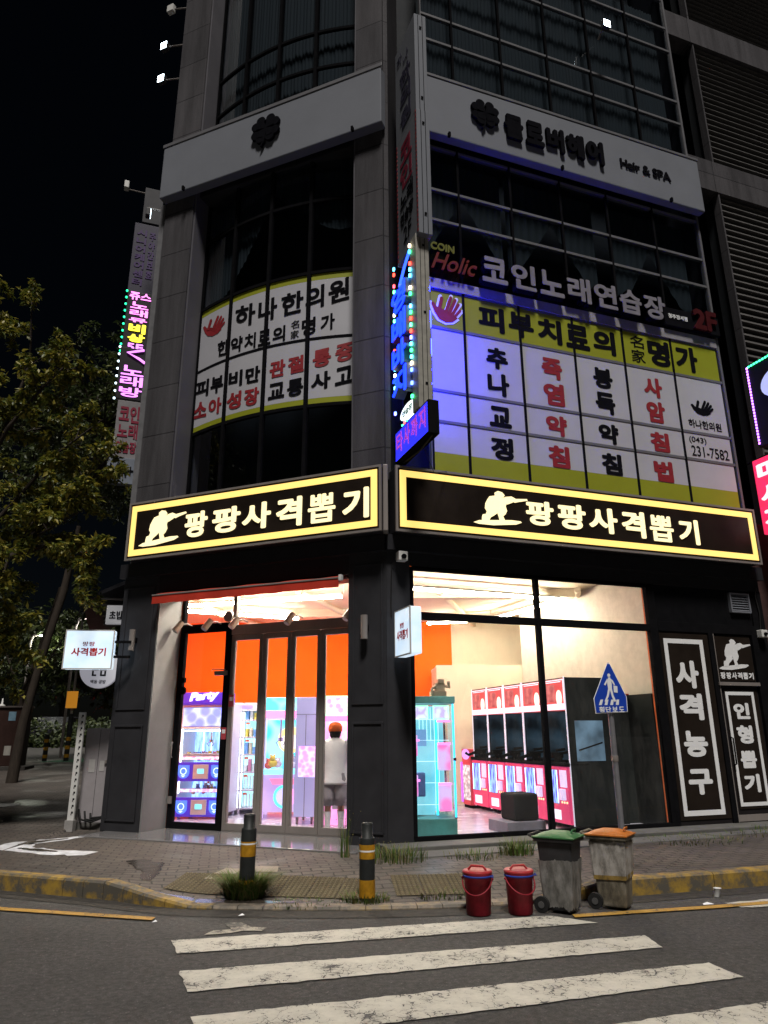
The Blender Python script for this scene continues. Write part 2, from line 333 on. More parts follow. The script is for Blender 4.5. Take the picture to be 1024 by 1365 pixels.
# ------------------------------------------------------------------ palette
M_stone = brick_mat('granite_cladding', (.074,.071,.076), (.062,.060,.065), (.033,.032,.035), 4.0, .97, .012, 'xz', .6, 0, speck=.42, bump=.5, stain=.42)
M_char = pm('charcoal_paint', (.030,.030,.034), .5, var=.2, scale=2.5, bump=.06, bscale=60)
M_char2 = pm('charcoal_trim', (.022,.022,.026), .42, var=.15, scale=5)
M_plas = pm('beige_plaster', (.21,.208,.205), .8, var=.12, scale=2.2, bump=.08)
M_black = pm('black_metal', (.008,.008,.009), .8, var=.2, scale=6, spec=0)
M_dark = pm('dark_room', (.014,.017,.021), .8)
M_alu = pm('grey_aluminium', (.24,.215,.20), .45, .15, var=.12, scale=3, streak=.2)
M_wbar = pm('white_window_bar', (.125,.125,.135), .45, var=.12, scale=3)
M_board = pm('grey_white_board', (.155,.165,.19), .75, var=.07, scale=1.2, bump=.03)
M_gdark = glass('dark_window_glass', (.70,.75,.80), .9, .02)
M_gshop = glass('shop_glass', (.96,.98,.97), .9, 0, dirt=.10)
M_gdoor = glass('door_glass', (.97,.98,.98), .9, 0, dirt=.05)
M_curt = pm('curtain_cloth', (.018,.025,.029), .9, var=.25, scale=4, streak=.1)
M_concrete = pm('step_concrete', (.11,.107,.10), .75, var=.25, scale=3, bump=.25, bscale=45)
M_granstep = pm('polished_step', (.17,.165,.165), .13, var=.12, scale=40, spec=.6)
M_white = pm('white_plastic', (.62,.62,.60), .45, var=.08, scale=3)
M_ylw = em('yellow_led_face', (1.0,.66,.18), 1.25, base=(.5,.35,.1))
M_ylw2 = em('yellow_led_letters', (1.0,.84,.48), 1.3, base=(.5,.4,.15))
M_signblk = pm('sign_black_face', (.018,.013,.010), .35, var=.3, scale=2)
M_red = pm('red_vinyl', (.25,.018,.024), .6, var=.12)
M_ink = pm('black_vinyl', (.008,.008,.010), .8, spec=0)
M_film = pm('white_window_film', (.42,.42,.455), .6, var=.05, scale=1.5)
M_lime = pm('lime_window_film', (.26,.28,.016), .6, var=.06, scale=1.5)
M_wvinyl = pm('white_vinyl', (.80,.81,.82), .5, var=.06, scale=3)
M_tube = em('led_tube', (1.0,.89,.71), 80.0, base=(.8,.8,.7))
M_orange = pm('orange_wall_paint', (.92,.14,.004), .75, var=.05, scale=1.5)
M_cream = pm('cream_wall_paint', (.74,.66,.50), .8, var=.06, scale=1.2, bump=.04)
M_ceil = pm('cream_ceiling', (.80,.70,.55), .85, var=.06, scale=1.0)
M_floor = pm('shop_floor_tile', (.50,.47,.55), .25, var=.15, scale=2)
M_dkwall = pm('dark_interior_panel', (.010,.014,.014), .5)
M_rub = pm('black_rubber', (.015,.015,.015), .75)

# ------------------------------------------------------------------ setting: road, kerb, pavement
ground = MB().add([(-250,-150,0),(250,-150,0),(250,350,0),(-250,350,0)], [(0,1,2,3)])
solo('road', ground, asphalt(), kind='structure')
KERB = [(-22,17.5),(-14,13.2),(-9,10.9),(-6,9.45),(-4.17,8.60),(-2.86,8.12),(-2.35,7.84),(-1.9,7.68),(-1.33,7.62),(-.6,7.58),(-.1,7.58),(.75,7.66),(1.4,7.82),(2.0,8.02),(2.5,8.14),(3.2,8.34),(4.12,8.62),(6,9.2),(9,10.2),(16,12.7),(30,18)]
def kh(x):                                                # kerb top height along x
    if x < -2.86: return .17
    if x < -1.9: return .17-.135*((x+2.86)/.96)
    if x < 1.6: return .035
    if x < 2.3: return .035+.135*((x-1.6)/.7)
    return .17
def kerb_y(x):
    for (a, b), (c, d) in zip(KERB, KERB[1:]):
        if a <= x <= c: return b+(d-b)*(x-a)/(c-a)
    return KERB[0][1] if x < KERB[0][0] else KERB[-1][1]
def sst(a, b, t):
    t = min(1, max(0, (t-a)/(b-a))); return t*t*(3-2*t)
def pav_z(x, y):
    d = max(0, y-kerb_y(x)-.16)
    base = .165+.035*max(0, y-13)*sst(-3.5, -5.5, x)
    k = kh(x)-.004
    return k+(base-k)*sst(0, 1.25, d)
pv = MB(); xs = [-22+.25*i for i in range(209)]
def back_y(x):
    if x < -5.2: return 34.0
    if x < 0: return max(10.6, 10.238-x*.4203+.3)
    return 10.238+x*.364+.4
N = 36
rows = [[(x, kerb_y(x)+.07+(back_y(x)-kerb_y(x)-.07)*((j/N)**1.6)) for j in range(N+1)] for x in xs]
vs = [(x, y, pav_z(x, y)) for r_ in rows for x, y in r_]; fs = []
for i in range(len(xs)-1):
    for j in range(N): a = i*(N+1)+j; fs.append((a, a+N+1, a+N+2, a+1))
pv.add(vs, fs, 0, True)
M_pav = brick_mat('paver_blocks', (.088,.073,.061), (.068,.058,.051), (.019,.017,.016), .225, .115, .010, 'xy', .72, .5, R(-12), wob=.045, speck=.3, bump=.9, stain=.35, wet=.38)
solo('pavement', pv, M_pav, kind='structure')
# kerb stones: a real step, yellow paint worn off in places
def kerb_paint():
    m = bpy.data.materials.new('yellow_kerb_paint'); t, n, l = nt(m); b = n['Principled BSDF']
    tc = n.new('ShaderNodeTexCoord'); nz = n.new('ShaderNodeTexNoise'); nz.inputs['Scale'].default_value = 4; nz.inputs['Detail'].default_value = 9; nz.inputs['Roughness'].default_value = .75
    l.new(tc.outputs['Object'], nz.inputs['Vector'])
    rp = n.new('ShaderNodeValToRGB'); e = rp.color_ramp.elements; e[0].position = .36; e[0].color = (.34,.215,.030,1); e[1].position = .56; e[1].color = (.085,.076,.060,1)
    x = e.new(.46); x.color = (.24,.155,.035,1)
    l.new(nz.outputs[0], rp.inputs[0]); l.new(rp.outputs[0], b.inputs['Base Color']); b.inputs['Roughness'].default_value = .7
    bp = n.new('ShaderNodeBump'); bp.inputs['Strength'].default_value = .3; bp.inputs['Distance'].default_value = .01; l.new(nz.outputs[0], bp.inputs['Height']); l.new(bp.outputs[0], b.inputs['Normal'])
    return m
def scuff_k():
    m = kerb_paint(); m.name = 'worn_kerb_paint'; e = [x for x in m.node_tree.nodes if x.type == 'VALTORGB'][0].color_ramp.elements
    e[0].color = (.26,.19,.075,1); e[1].color = (.20,.16,.115,1); e[2].color = (.10,.088,.07,1); return m
kb = MB(); pts = []
x = -22.0
while x < 29.9:
    pts.append((x, kerb_y(x))); x += .98 if (x < -4.2 or x > 2.4) else .245
for (a, b), (c, d) in zip(pts, pts[1:]):
    t = Vector((c-a, d-b)).normalized(); nrm = Vector((-t.y, t.x))*.155; g = t*.004; bl = .02
    ha, hc = kh(a), kh(c)
    p = [(a+g.x, b+g.y), (c-g.x, d-g.y), (c-g.x+nrm.x, d-g.y+nrm.y), (a+g.x+nrm.x, b+g.y+nrm.y)]
    u = nrm*(bl/.155)
    kb.add([(p[0][0],p[0][1],-.05),(p[1][0],p[1][1],-.05),(p[2][0],p[2][1],-.05),(p[3][0],p[3][1],-.05),
            (p[0][0],p[0][1],ha-bl),(p[1][0],p[1][1],hc-bl),(p[2][0],p[2][1],hc),(p[3][0],p[3][1],ha),
            (p[0][0]+u.x,p[0][1]+u.y,ha),(p[1][0]+u.x,p[1][1]+u.y,hc)],
           [(0,1,5,4),(4,5,9,8),(8,9,6,7),(1,2,6,9,5),(2,3,7,6),(3,0,4,8,7)], 1 if -1.75 < (a+c)/2 < 1.5 else 0)
solo('kerb', kb, [kerb_paint(), scuff_k()], kind='structure')
gut = MB()                                                # dirty gutter strip along the kerb
gp_ = [(x_, kerb_y(x_)) for x_ in [-22+.5*i for i in range(104)]]
for (a, b), (c, d) in zip(gp_, gp_[1:]): gut.add([(a,b-.28,.004),(c,d-.28,.004),(c,d+.02,.004),(a,b+.02,.004)], [(0,1,2,3)])
solo('gutter', gut, pm('gutter_grit', (.045,.041,.036), .85, var=.5, scale=14, bump=.5, bscale=90), kind='structure')
# crosswalk and road lines
cw = MB()
def qd(mb, p, z=.008, jit=.012):
    rd = random.Random(len(mb.v)+3); o = []
    for (a, b), (c, d) in zip(p, p[1:]+p[:1]):
        n = max(1, int(math.hypot(c-a, d-b)/.06))
        for k in range(n): u = k/n; o.append((a+(c-a)*u+rd.gauss(0,jit*.45), b+(d-b)*u+rd.gauss(0,jit*.45), z))
    mb.add(o, [tuple(range(len(o)))])
qd(cw, [(-1.60,6.21),(1.86,7.07),(1.50,7.33),(-1.75,6.58)])
qd(cw, [(-1.29,5.36),(2.14,6.31),(2.12,6.65),(-1.47,5.79)])
qd(cw, [(-.98,4.50),(2.43,5.59),(2.32,5.91),(-1.16,4.93)])
qd(cw, [(-.66,3.66),(2.62,4.86),(2.50,5.17),(-.84,4.08)])
qd(cw, [(3.36,7.60),(5.2,7.9),(5.1,8.35),(3.30,7.80)])
solo('crosswalk_stripes', cw, road_paint('white_road_paint', (.57,.54,.46)), kind='structure')
old = MB(); qd(old, [(-1.43,7.12),(-1.30,7.16),(-1.18,7.0),(-1.03,6.98),(-1.05,6.86),(-1.22,6.88),(-1.30,6.80),(-1.52,6.76),(-1.46,6.88),(-1.33,6.92)])
solo('worn_road_mark', old, road_paint('old_white_paint', (.40,.37,.30), .5), kind='structure')
yl = MB()
for pts_ in ([(-9,10.05),(-6,8.75),(-3.72,7.72),(-2.11,7.29)], [(1.70,7.30),(2.3,7.44),(3.1,7.62),(3.9,7.84),(6,8.5),(10,9.9)]):
    for (a, b), (c, d) in zip(pts_, pts_[1:]): yl.add([(a,b-.055,.012),(c,d-.055,.012),(c,d+.055,.012),(a,b+.055,.012)], [(0,1,2,3)])
solo('yellow_edge_line', yl, road_paint('yellow_road_paint', (.44,.25,.045), .40), kind='structure')
# tactile paving
tp = MB()
def tact(x0, y0, nx, ny, ang):
    F = fr(x0, y0, ang)
    for i in range(nx):
        for j in range(ny):
            c = F @ Vector((i*.3+.15, j*.3+.15, 0)); z = pav_z(c.x, c.y)
            q = [F @ Vector((i*.3+dx, j*.3+dy, 0)) for dx, dy in ((.004,.004),(.296,.004),(.296,.296),(.004,.296))]
            tp.add([(p.x, p.y, pav_z(p.x, p.y)+.008) for p in q], [(0,1,2,3)], 0)
            for a in range(6):
                for b in range(6):
                    p = F @ Vector((i*.3+.025+.05*a, j*.3+.025+.05*b, 0)); zz = pav_z(p.x, p.y)+.008; s_ = .017
                    tp.add([(p.x-s_,p.y-s_,zz),(p.x+s_,p.y-s_,zz),(p.x+s_,p.y+s_,zz),(p.x-s_,p.y+s_,zz),(p.x,p.y,zz+.012)], [(0,1,4),(1,2,4),(2,3,4),(3,0,4)], 1, False)
tact(-2.30, 8.16, 7, 2, R(-8)); tact(.1, 7.98, 3, 2, R(6))
solo('tactile_paving', tp, [pm('tactile_base', (.070,.055,.030), .85, var=.35, scale=5, bump=.3), pm('tactile_worn_top', (.135,.112,.066), .75, var=.3, scale=7)], kind='structure')
pl = MB()
for q in ([(-1.62,8.75),(-1.2,8.72),(-1.22,8.95),(-1.5,8.98)], [(-2.0,8.55),(-1.75,8.5),(-1.6,8.85),(-1.8,8.9)]): pl.add([(a, b, pav_z(a, b)+.008) for a, b in q], [(0,1,2,3)])
solo('pale_paving_slabs', pl, pm('pale_slab', (.27,.235,.19), .8, var=.2), kind='structure')
# raised step along both facades
st = MB()
st.box(-4.75, -.2, -.55, 2.0, .0, .185)
solo('door_step', st, M_granstep, kind='structure', F=FL, bevel=.01)
s2 = MB(); s2.box(-.12, 9.2, -.42, .3, 0, .225); s2.box(-.08, 4.7, -.86, -.42, 0, .18); s2.box(4.72, 9.2, -.72, -.42, 0, .18)
solo('window_step', s2, M_concrete, kind='structure', F=FR, bevel=.012)
# wet patches
def blob(cx, cy, rx, ry, ang, seed, n=40, z=.006, amp=.45):
    rnd = random.Random(seed); ph = [rnd.random()*6.28 for _ in range(5)]; o = []
    for i in range(n):
        t = 2*math.pi*i/n; k = 1+amp*sum(math.sin((q+2)*t+ph[q])/(q+1.6) for q in range(5))*.5
        x_, y_ = rx*k*math.cos(t), ry*k*math.sin(t)
        X, Y = cx+x_*math.cos(ang)-y_*math.sin(ang), cy+x_*math.sin(ang)+y_*math.cos(ang); o.append((X, Y, pav_z(X, Y)+z))
    return o
pd = MB()
def strip(pts, wd, z=.006):
    P = [Vector(p) for p in pts]; L_ = []; R__ = []; rnd = random.Random(3)
    PP = []
    for i in range(len(P)-1):
        for k in range(6): PP.append((P[i].lerp(P[i+1], k/6), wd[i]+(wd[i+1]-wd[i])*k/6))
    PP.append((P[-1], wd[-1]))
    for i, (p, w_) in enumerate(PP):
        d = (PP[min(i+1,len(PP)-1)][0]-PP[max(0,i-1)][0]).normalized(); nn = Vector((-d.y, d.x))
        a = p+nn*w_*(.7+.6*rnd.random()); b = p-nn*w_*(.7+.6*rnd.random()); L_.append((a.x,a.y,pav_z(a.x,a.y)+z)); R__.append((b.x,b.y,pav_z(b.x,b.y)+z))
    n_ = len(PP); pd.add(L_+R__, [(i, n_+i, n_+i+1, i+1) for i in range(n_-1)], 0, False)
mw = pm('puddle_water', (.058,.048,.041), .20, var=.3, scale=6, bump=.16, bscale=9, spec=1.0)
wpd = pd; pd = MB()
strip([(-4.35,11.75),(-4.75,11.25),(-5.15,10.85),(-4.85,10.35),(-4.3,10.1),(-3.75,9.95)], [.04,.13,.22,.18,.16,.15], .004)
solo('spilled_foam', pd, pm('white_foam', (.60,.61,.64), .35, var=.35, scale=9, bump=.3, bscale=20), kind='structure')  # pale strips paint the lamp's bright reflection around the wet patch
pd = MB()
strip([(-4.62,11.35),(-4.95,11.02),(-5.05,10.75)], [.03,.09,.03], .009); strip([(-4.9,10.45),(-4.6,10.28),(-4.25,10.12)], [.03,.08,.03], .009)
strip([(-3.0,9.45),(-2.75,9.1),(-2.6,8.75),(-2.55,8.4)], [.12,.16,.09,.05])
strip([(-2.45,8.0),(-2.0,7.9),(-1.4,7.82),(-.9,7.8)], [.05,.07,.06,.03])
solo('puddle', pd, mw, kind='structure')

# ------------------------------------------------------------------ the corner building
BLD = thing('corner_building', 'five storey granite corner building with a dark shop front at street level', 'building', W_, (C0.x, C0.y, 0))
def bpart(name, mb, mats, F=FL, parent=None, bevel=0.0, label=None, seg=2, kind=None):
    """a part of the building given in a facade frame"""
    rel = BLD.matrix_world.inverted() @ F
    mb.map(lambda x, y, z: rel @ Vector((x, y, z)))
    o = bpy.data.objects.new(name, mb.mesh(name, mats, (0,0,0), bevel, seg)); COL.objects.link(o); o.parent = parent or BLD
    return tag(o, label, None, None, kind)
def bpart_rot(name, mb, mats, F, parent=None, bevel=0.0, label=None):
    """same, but keeps the facade frame as the object's own axes (so that courses follow the wall)"""
    o = bpy.data.objects.new(name, mb.mesh(name, mats, (0,0,0), bevel)); COL.objects.link(o); o.parent = parent or BLD
    o.matrix_local = BLD.matrix_world.inverted() @ F
    return tag(o, label)
ZT = 21.0
bpart_rot('granite_pier', MB().box(-.55,-.002,0,.75,4.3,ZT), M_stone, FL)
bpart_rot('granite_pier', MB().box(-4.80,-4.10,0,.75,4.3,ZT), M_stone, FL)
bpart_rot('granite_pier', MB().box(.0,.10,.02,.7,5.3,ZT), M_stone, FR)
M_rev = pm('grey_reveal_panel', (.10,.097,.11), .5, var=.08, scale=2)
bpart('window_reveal', MB().box(-4.098,-4.06,.03,.72,5.3,ZT), M_rev)
bpart('window_reveal', MB().box(-.59,-.552,.03,.72,5.3,ZT), M_rev)
def yb(x):                                               # plan of the bowed window
    u = (x+2.3)/1.75
    return .46-.30*(1-u*u)
def curved(mb, x0, x1, z0, z1, dy=0, th=0, n=10, m=0):
    for i in range(n):
        a, b = x0+(x1-x0)*i/n, x0+(x1-x0)*(i+1)/n
        if th:
            mb.add([(a,yb(a)+dy,z0),(b,yb(b)+dy,z0),(b,yb(b)+dy+th,z0),(a,yb(a)+dy+th,z0),(a,yb(a)+dy,z1),(b,yb(b)+dy,z1),(b,yb(b)+dy+th,z1),(a,yb(a)+dy+th,z1)],
                   [(0,3,2,1),(4,5,6,7),(0,1,5,4),(2,3,7,6)]+([(3,0,4,7)] if i == 0 else [])+([(1,2,6,5)] if i == n-1 else []), m)
        else: mb.add([(a,yb(a)+dy,z0),(b,yb(b)+dy,z0),(b,yb(b)+dy,z1),(a,yb(a)+dy,z1)], [(0,1,2,3)], m)
    return mb
XB = [-4.06,-3.20,-2.35,-1.53,-.59]
for z0, z1, hz in ((5.3, 11.95, (6.88, 9.50, 11.05)), (13.2, ZT, (14.25, 15.2, 18.2))):
    f = MB()
    for xb in XB:
        a, b = max(-4.058, xb-.03), min(-.592, xb+.03); curved(f, a, b, z0, z1, -.05, .09, 1)
    for h in hz:
        for a, b in zip(XB, XB[1:]): curved(f, a+.032, b-.032, h-.03, h+.03, -.035, .06, 6)
    wf = bpart('bowed_window', f, M_black)
    g = MB()
    for a, b in zip(XB, XB[1:]): curved(g, a+.031, b-.031, z0, z1, 0, 0, 6)
    bpart('pane', g, M_gdark, parent=wf)
    c = MB(); n_ = 260; rnd = random.Random(5)
    top = z1-.1; bot = z0+.3 if z0 > 10 else 9.6
    vs = []
    for i in range(n_+1):
        x_ = -4.0+3.4*i/n_; y_ = yb(x_)+.16+.010*math.sin(i*1.05)+.008*math.sin(i*.37)
        lowb = 9.55+.2*math.sin(x_*9)*.3 if x_ < -3.65 else (9.7+1.9*((x_+3.65)/1.25)**1.5 if x_ < -2.40 else (11.6-.75*((x_+2.40)/.85)**.8 if x_ < -1.55 else 10.75-.25*math.sin((x_+1.55)*3)))
        vs += [(x_, y_, bot if z0 > 10 else lowb), (x_, y_, top)]
    c.add(vs, [(2*i, 2*i+2, 2*i+3, 2*i+1) for i in range(n_)], 0, True)
    bpart('curtain', c, M_curt, parent=wf)
sp = MB(); sp.box(-4.06,-.592,.12,.7,11.95,13.2); bpart('spandrel', sp, M_char)
bpart('dark_room_wall', MB().box(-4.7,-.3,1.25,1.4,4.45,ZT), M_dark)
bpart('dark_room_wall', MB().box(.3,7.0,1.0,1.15,4.45,ZT), M_dark, FR)
bpart('roof_slab', MB().slab([tuple((FL @ Vector((-4.7,.1,0)))[:2]), tuple((FL @ Vector((0,.1,0)))[:2]), tuple((FR @ Vector((9,.3,0)))[:2]), (12,20), (-7,20)], ZT-.3, ZT), M_dark, W_)
# right facade curtain wall
XM = [.82,1.46,2.55,3.66,4.75,5.88,7.02]
def rail(mb, z, t=.05, x0=.80, x1=7.04): mb.box(x0, x1, .012, .08, z-t/2, z+t/2)
rw = MB()
for z in (5.5,6.40,6.95,8.12,8.86,10.30,10.95,11.9,13.35,14.49,15.12,16.6,17.3,18.2,19.0): rail(rw, z)
rw.box(.78,.80,.0,.09,5.3,ZT); rw.box(7.04,7.09,.0,.09,5.3,ZT)
wf = bpart('curtain_wall', rw, M_wbar, FR)
mu = MB()
for x_ in XM[1:-1]: mu.box(x_-.022,x_+.022,.008,.07,5.3,ZT)
bpart('mullion', mu, M_black, FR, wf)
g = MB(); g.add([(.8,.03,5.3),(7.04,.03,5.3),(7.04,.03,ZT),(.8,.03,ZT)], [(0,1,2,3)]); bpart('pane', g, M_gdark, FR, wf)
c = MB(); vs = []; n_ = 420
for i in range(n_+1):
    x_ = .85+6.15*i/n_; y_ = .34+.011*math.sin(i*1.1)+.008*math.sin(i*.31)
    vs += [(x_, y_, 13.5), (x_, y_, 18.1)]
c.add(vs, [(2*i, 2*i+2, 2*i+3, 2*i+1) for i in range(n_)], 0, True)
for k, (x0, x1) in enumerate(((.9,2.5),(2.6,4.6),(5.0,6.9))):   # swagged drapes of the floor below
    vs = []; n2 = 60
    for i in range(n2+1):
        u = i/n2; x_ = x0+(x1-x0)*u; y_ = .33+.01*math.sin(i*1.3)
        vs += [(x_, y_, 9.6+1.5*(1-abs(2*u-1))**(.8+.3*k)), (x_, y_, 11.9)]
    c.add(vs, [(2*i, 2*i+2, 2*i+3, 2*i+1) for i in range(n2)], 0, True)
bpart('curtain', c, M_curt, FR, wf)
sp = MB(); sp.box(.8,7.02,-.012,.02,8.87,9.06); bpart('spandrel', sp, pm('grey_spandrel', (.26,.25,.27), .5), FR)
# dark recess, stone bands and louvred wing at the right
rc = MB(); rc.box(7.1,9.2,1.6,1.7,5.4,ZT); rc.box(7.092,7.12,.1,1.6,5.4,ZT); bpart('recess_wall', rc, M_char2, FR)
lv = MB()
for z0, z1 in ((5.6,9.35),(9.40,13.10),(13.98,17.5),(18.3,ZT)):
    z = z0
    while z < z1-.05:
        lv.add([(8.1,.28,z),(16,.28,z),(16,.36,z+.13),(8.1,.36,z+.13),(8.1,.40,z),(16,.40,z),(16,.40,z+.13),(8.1,.40,z+.13)], [(0,1,2,3),(3,2,6,7),(0,4,5,1),(0,3,7,4)])
        z += .165
bpart('louvre', lv, pm('louvre_metal', (.085,.082,.08), .5, var=.15), FR)
bb = MB(); bb.box(7.11,16,.22,.6,13.12,13.96); bb.box(7.11,16,.22,.6,17.52,18.28); bb.box(8.06,8.10,.24,.42,5.5,ZT); bpart_rot('granite_band', bb, M_stone, FR)
lb = MB(); lb.box(8.1,16,.45,.7,5.4,ZT); bpart('louvre_wall', lb, M_dark, FR)
rb = MB(); rb.box(7.12,16,.10,.5,0,5.3); bpart('side_wall', rb, pm('maroon_tile', (.055,.032,.030), .45, var=.3, scale=4), FR)
# flank along the side street
FS = Matrix.Translation(FL @ Vector((-4.8,.02,0))) @ Matrix.Rotation(R(90+19.8), 4, 'Z')
bpart_rot('flank_wall', MB().box(.0,7,-.25,-.02,.1,ZT), M_stone, FS)
# shop front in charcoal
pf = MB(); pf.box(-.60,-.001,-.005,.62,.18,4.405)
M_p = M_char
pier = bpart('shop_pier', pf, M_p, FL, bevel=.006)
mo = MB()
for z0, z1 in ((1.99,4.0),(.33,1.76)): mo.frame(-.53,-.05,z0,z1,.03,-.022,-.004)
bpart('moulding', mo, M_p, FL, pier, bevel=.006)
pf = MB(); pf.box(-4.86,-4.11,-.005,.62,.18,4.405)
pier = bpart('shop_pier', pf, M_p, FL, bevel=.006)
mo = MB()
for z0, z1 in ((1.99,4.0),(.33,1.76)): mo.frame(-4.78,-4.19,z0,z1,.03,-.022,-.004)
bpart('moulding', mo, M_p, FL, pier, bevel=.006)
bpart('plaster_return', MB().box(-4.108,-4.085,.015,.60,.186,3.95), M_plas, FL)
bpart('shop_pier', MB().box(.003,.37,-.004,.5,.22,4.40), M_p, FR, bevel=.006)
hd = MB(); hd.box(-4.108,-.602,.0,.62,3.88,4.40); hd.box(-4.9,.02,-.10,-.006,4.16,4.40); bpart('shop_header', hd, M_char2, FL)
hd = MB(); hd.box(.372,7.1,.0,.3,3.98,4.40); hd.box(-.02,7.12,-.12,-.006,4.17,4.40); bpart('shop_header', hd, M_char2, FR)
# glazed doors
fm = MB(); Y0, Y1 = .60, .68
fm.box(-4.083,-4.02,Y0,Y1,.186,3.86); fm.box(-3.10,-3.035,Y0-.03,Y1,.186,3.34); fm.box(-4.018,-3.102,Y0,Y1,.186,.28); fm.box(-4.018,-3.102,Y0,Y1,3.26,3.37); fm.box(-3.15,-3.102,Y0,Y1,.282,3.258); fm.box(-4.018,-3.98,Y0,Y1,.282,3.258)
dr = bpart('swing_door', fm, M_black, FL, bevel=.004)
g = MB(); g.add([(-3.98,.64,.28),(-3.15,.64,.28),(-3.15,.64,3.26),(-3.98,.64,3.26)], [(0,1,2,3)]); bpart('pane', g, M_gdoor, FL, dr)
h = MB(); h.tube([(-4.04,.56,1.25),(-4.04,.54,1.28),(-4.04,.54,1.46),(-4.04,.56,1.49)], .012); bpart('handle', h, M_alu, FL, dr)
h = MB(); h.box(-4.07,-4.0,.575,.60,.55,.66); bpart('hinge', h, M_alu, FL, dr)
h = MB(); h.box(-3.30,-3.05,.55,.60,2.53,2.60); h.tube([(-3.10,.57,2.62),(-3.3,.50,2.63),(-3.38,.59,2.62)], .009, 6); bpart('door_closer', h, M_alu, FL, dr)
h = MB(); h.box(-4.02,-3.92,.59,.638,2.44,2.52); h.disc(-3.955, 2.31, .055, .065, .60, .636, 16); bpart('door_lock', h, M_black, FL, dr)
XF = [-3.03,-2.42,-1.90,-1.36,-.62]
for k in range(4):
    a, b = XF[k]+.004, XF[k+1]-.004; t = .055
    f = MB(); f.box(a,a+t,Y0,Y1,.20,3.17); f.box(b-t,b,Y0,Y1,.20,3.17); f.box(a+t,b-t,Y0,Y1,.20,.30); f.box(a+t,b-t,Y0,Y1,3.09,3.17); f.box(a+t,a+t+.012,Y0+.02,Y1-.02,.30,3.09)
    fd = bpart('folding_door', f, M_alu, FL, bevel=.004)
    g = MB(); g.add([(a+t,.645,.3),(b-t,.645,.3),(b-t,.645,3.09),(a+t,.645,3.09)], [(0,1,2,3)]); bpart('pane', g, M_gdoor, FL, fd)
f = MB(); f.box(-3.03,-.602,Y0-.01,Y1,3.18,3.34); f.box(-3.03,-2.96,Y0,Y1,3.342,3.875); f.box(-3.03,-.602,Y0,Y1,.186,.197)
tf = bpart('transom', f, M_alu, FL, bevel=.004)
g = MB(); g.add([(-4.02,.645,3.37),(-.602,.645,3.37),(-.602,.645,3.88),(-4.02,.645,3.88)], [(0,1,2,3)]); bpart('pane', g, M_gdoor, FL, tf)
h = MB(); h.box(-4.083,-3.031,Y0,Y1,3.372,3.40); bpart('transom_bar', h, M_black, FL, tf)
# display window
f = MB(); f.box(.372,.43,0,.09,.28,3.96); f.box(4.62,4.70,0,.09,.28,3.96); f.box(.372,4.70,0,.10,.226,.28); f.box(.43,4.62,0,.09,3.92,3.978); f.box(.43,2.49,.005,.085,3.19,3.30); f.box(2.56,4.62,.005,.085,3.19,3.30); f.box(2.49,2.56,0,.09,.28,3.92)
dw = bpart('display_window', f, M_black, FR, bevel=.004)
g = MB()
for a, b in ((.43,2.49),(2.56,4.62)):
    for z0, z1 in ((.28,3.19),(3.30,3.92)): g.add([(a,.045,z0),(b,.045,z0),(b,.045,z1),(a,.045,z1)], [(0,1,2,3)])
bpart('pane', g, M_gshop, FR, dw)
h = MB(); h.box(2.562,2.575,.088,.10,.28,3.92); h.box(4.600,4.618,.088,.10,.28,3.92); bpart('orange_edge_strip', h, pm('orange_strip', (.75,.16,.05), .5), FR, dw)
# dark right bay: board, door, black upper glass
f = MB(); f.box(4.70,4.78,0,.1,.226,3.98); f.box(5.80,5.90,-.01,.1,.226,3.20); f.box(6.76,6.86,-.01,.1,.226,3.30); f.box(4.78,6.86,-.005,.1,3.20,3.36); f.box(6.86,7.11,-.004,.2,.2,3.98)
bay = bpart('door_bay_frame', f, M_black, FR, bevel=.004)
bpart('dark_board', MB().box(4.78,5.80,.02,.08,.226,3.20), pm('dark_board_paint', (.014,.012,.013), .42), FR, bay)
bpart('pane', MB().box(4.78,6.86,.03,.06,3.36,3.98), pm('black_glass', (.008,.008,.009), .06, var=.2, spec=.6), FR, bay)
f = MB(); f.box(5.92,6.74,.03,.08,.34,2.34); f.box(5.92,6.74,.03,.08,2.40,3.18)
sd_ = bpart('side_door', f, pm('dark_board_paint', (.014,.012,.013), .42), FR)
f = MB(); f.box(5.902,5.925,.0,.09,.23,3.2); f.box(5.925,6.75,.005,.09,.24,.335); f.box(5.88,6.76,-.03,.03,2.34,2.395)
bpart('door_rail', f, M_alu, FR, sd_)
h = MB(); h.tube([(6.0,.03,1.08),(5.99,-.04,1.10),(5.99,-.04,1.50),(6.0,.03,1.52)], .013); bpart('handle', h, M_black, FR, sd_)
def loc(p, F=FL): return F @ Vector(p)
# interior shell
IN = [loc((-4.07,.70,0)), loc((-.3,.72,0)), Vector((.30,10.75,0)), loc((.38,.12,0),FR), loc((7.0,.12,0),FR), Vector((9.2,18.0,0)), Vector((-6.2,18.0,0))]
fl = MB(); fl.slab([(p.x,p.y) for p in IN], .10, .205); bpart('shop_floor', fl, M_floor, W_)
ce = MB(); ce.slab([(p.x,p.y) for p in IN], 4.22, 4.38)
for x0, y0, x1, y1 in ((.5,12.4,3.6,16.8),(-3.6,14.6,-.3,16.9)):
    ce.box(x0, x1, y0+1, y0+1.25, 4.05, 4.215)
for k in range(4): ce.tube([(-4.2+k*2.6,13.2,4.14),(-3.0+k*2.6,17.6,4.14)], .06, 8)
bpart('shop_ceiling', ce, M_ceil, W_)
bpart('orange_wall', MB().box(-6.2,1.62,17.6,17.75,.2,4.22), M_orange, W_)
bpart('cream_wall', MB().box(1.621,9.3,17.62,17.8,.2,4.22), M_cream, W_)
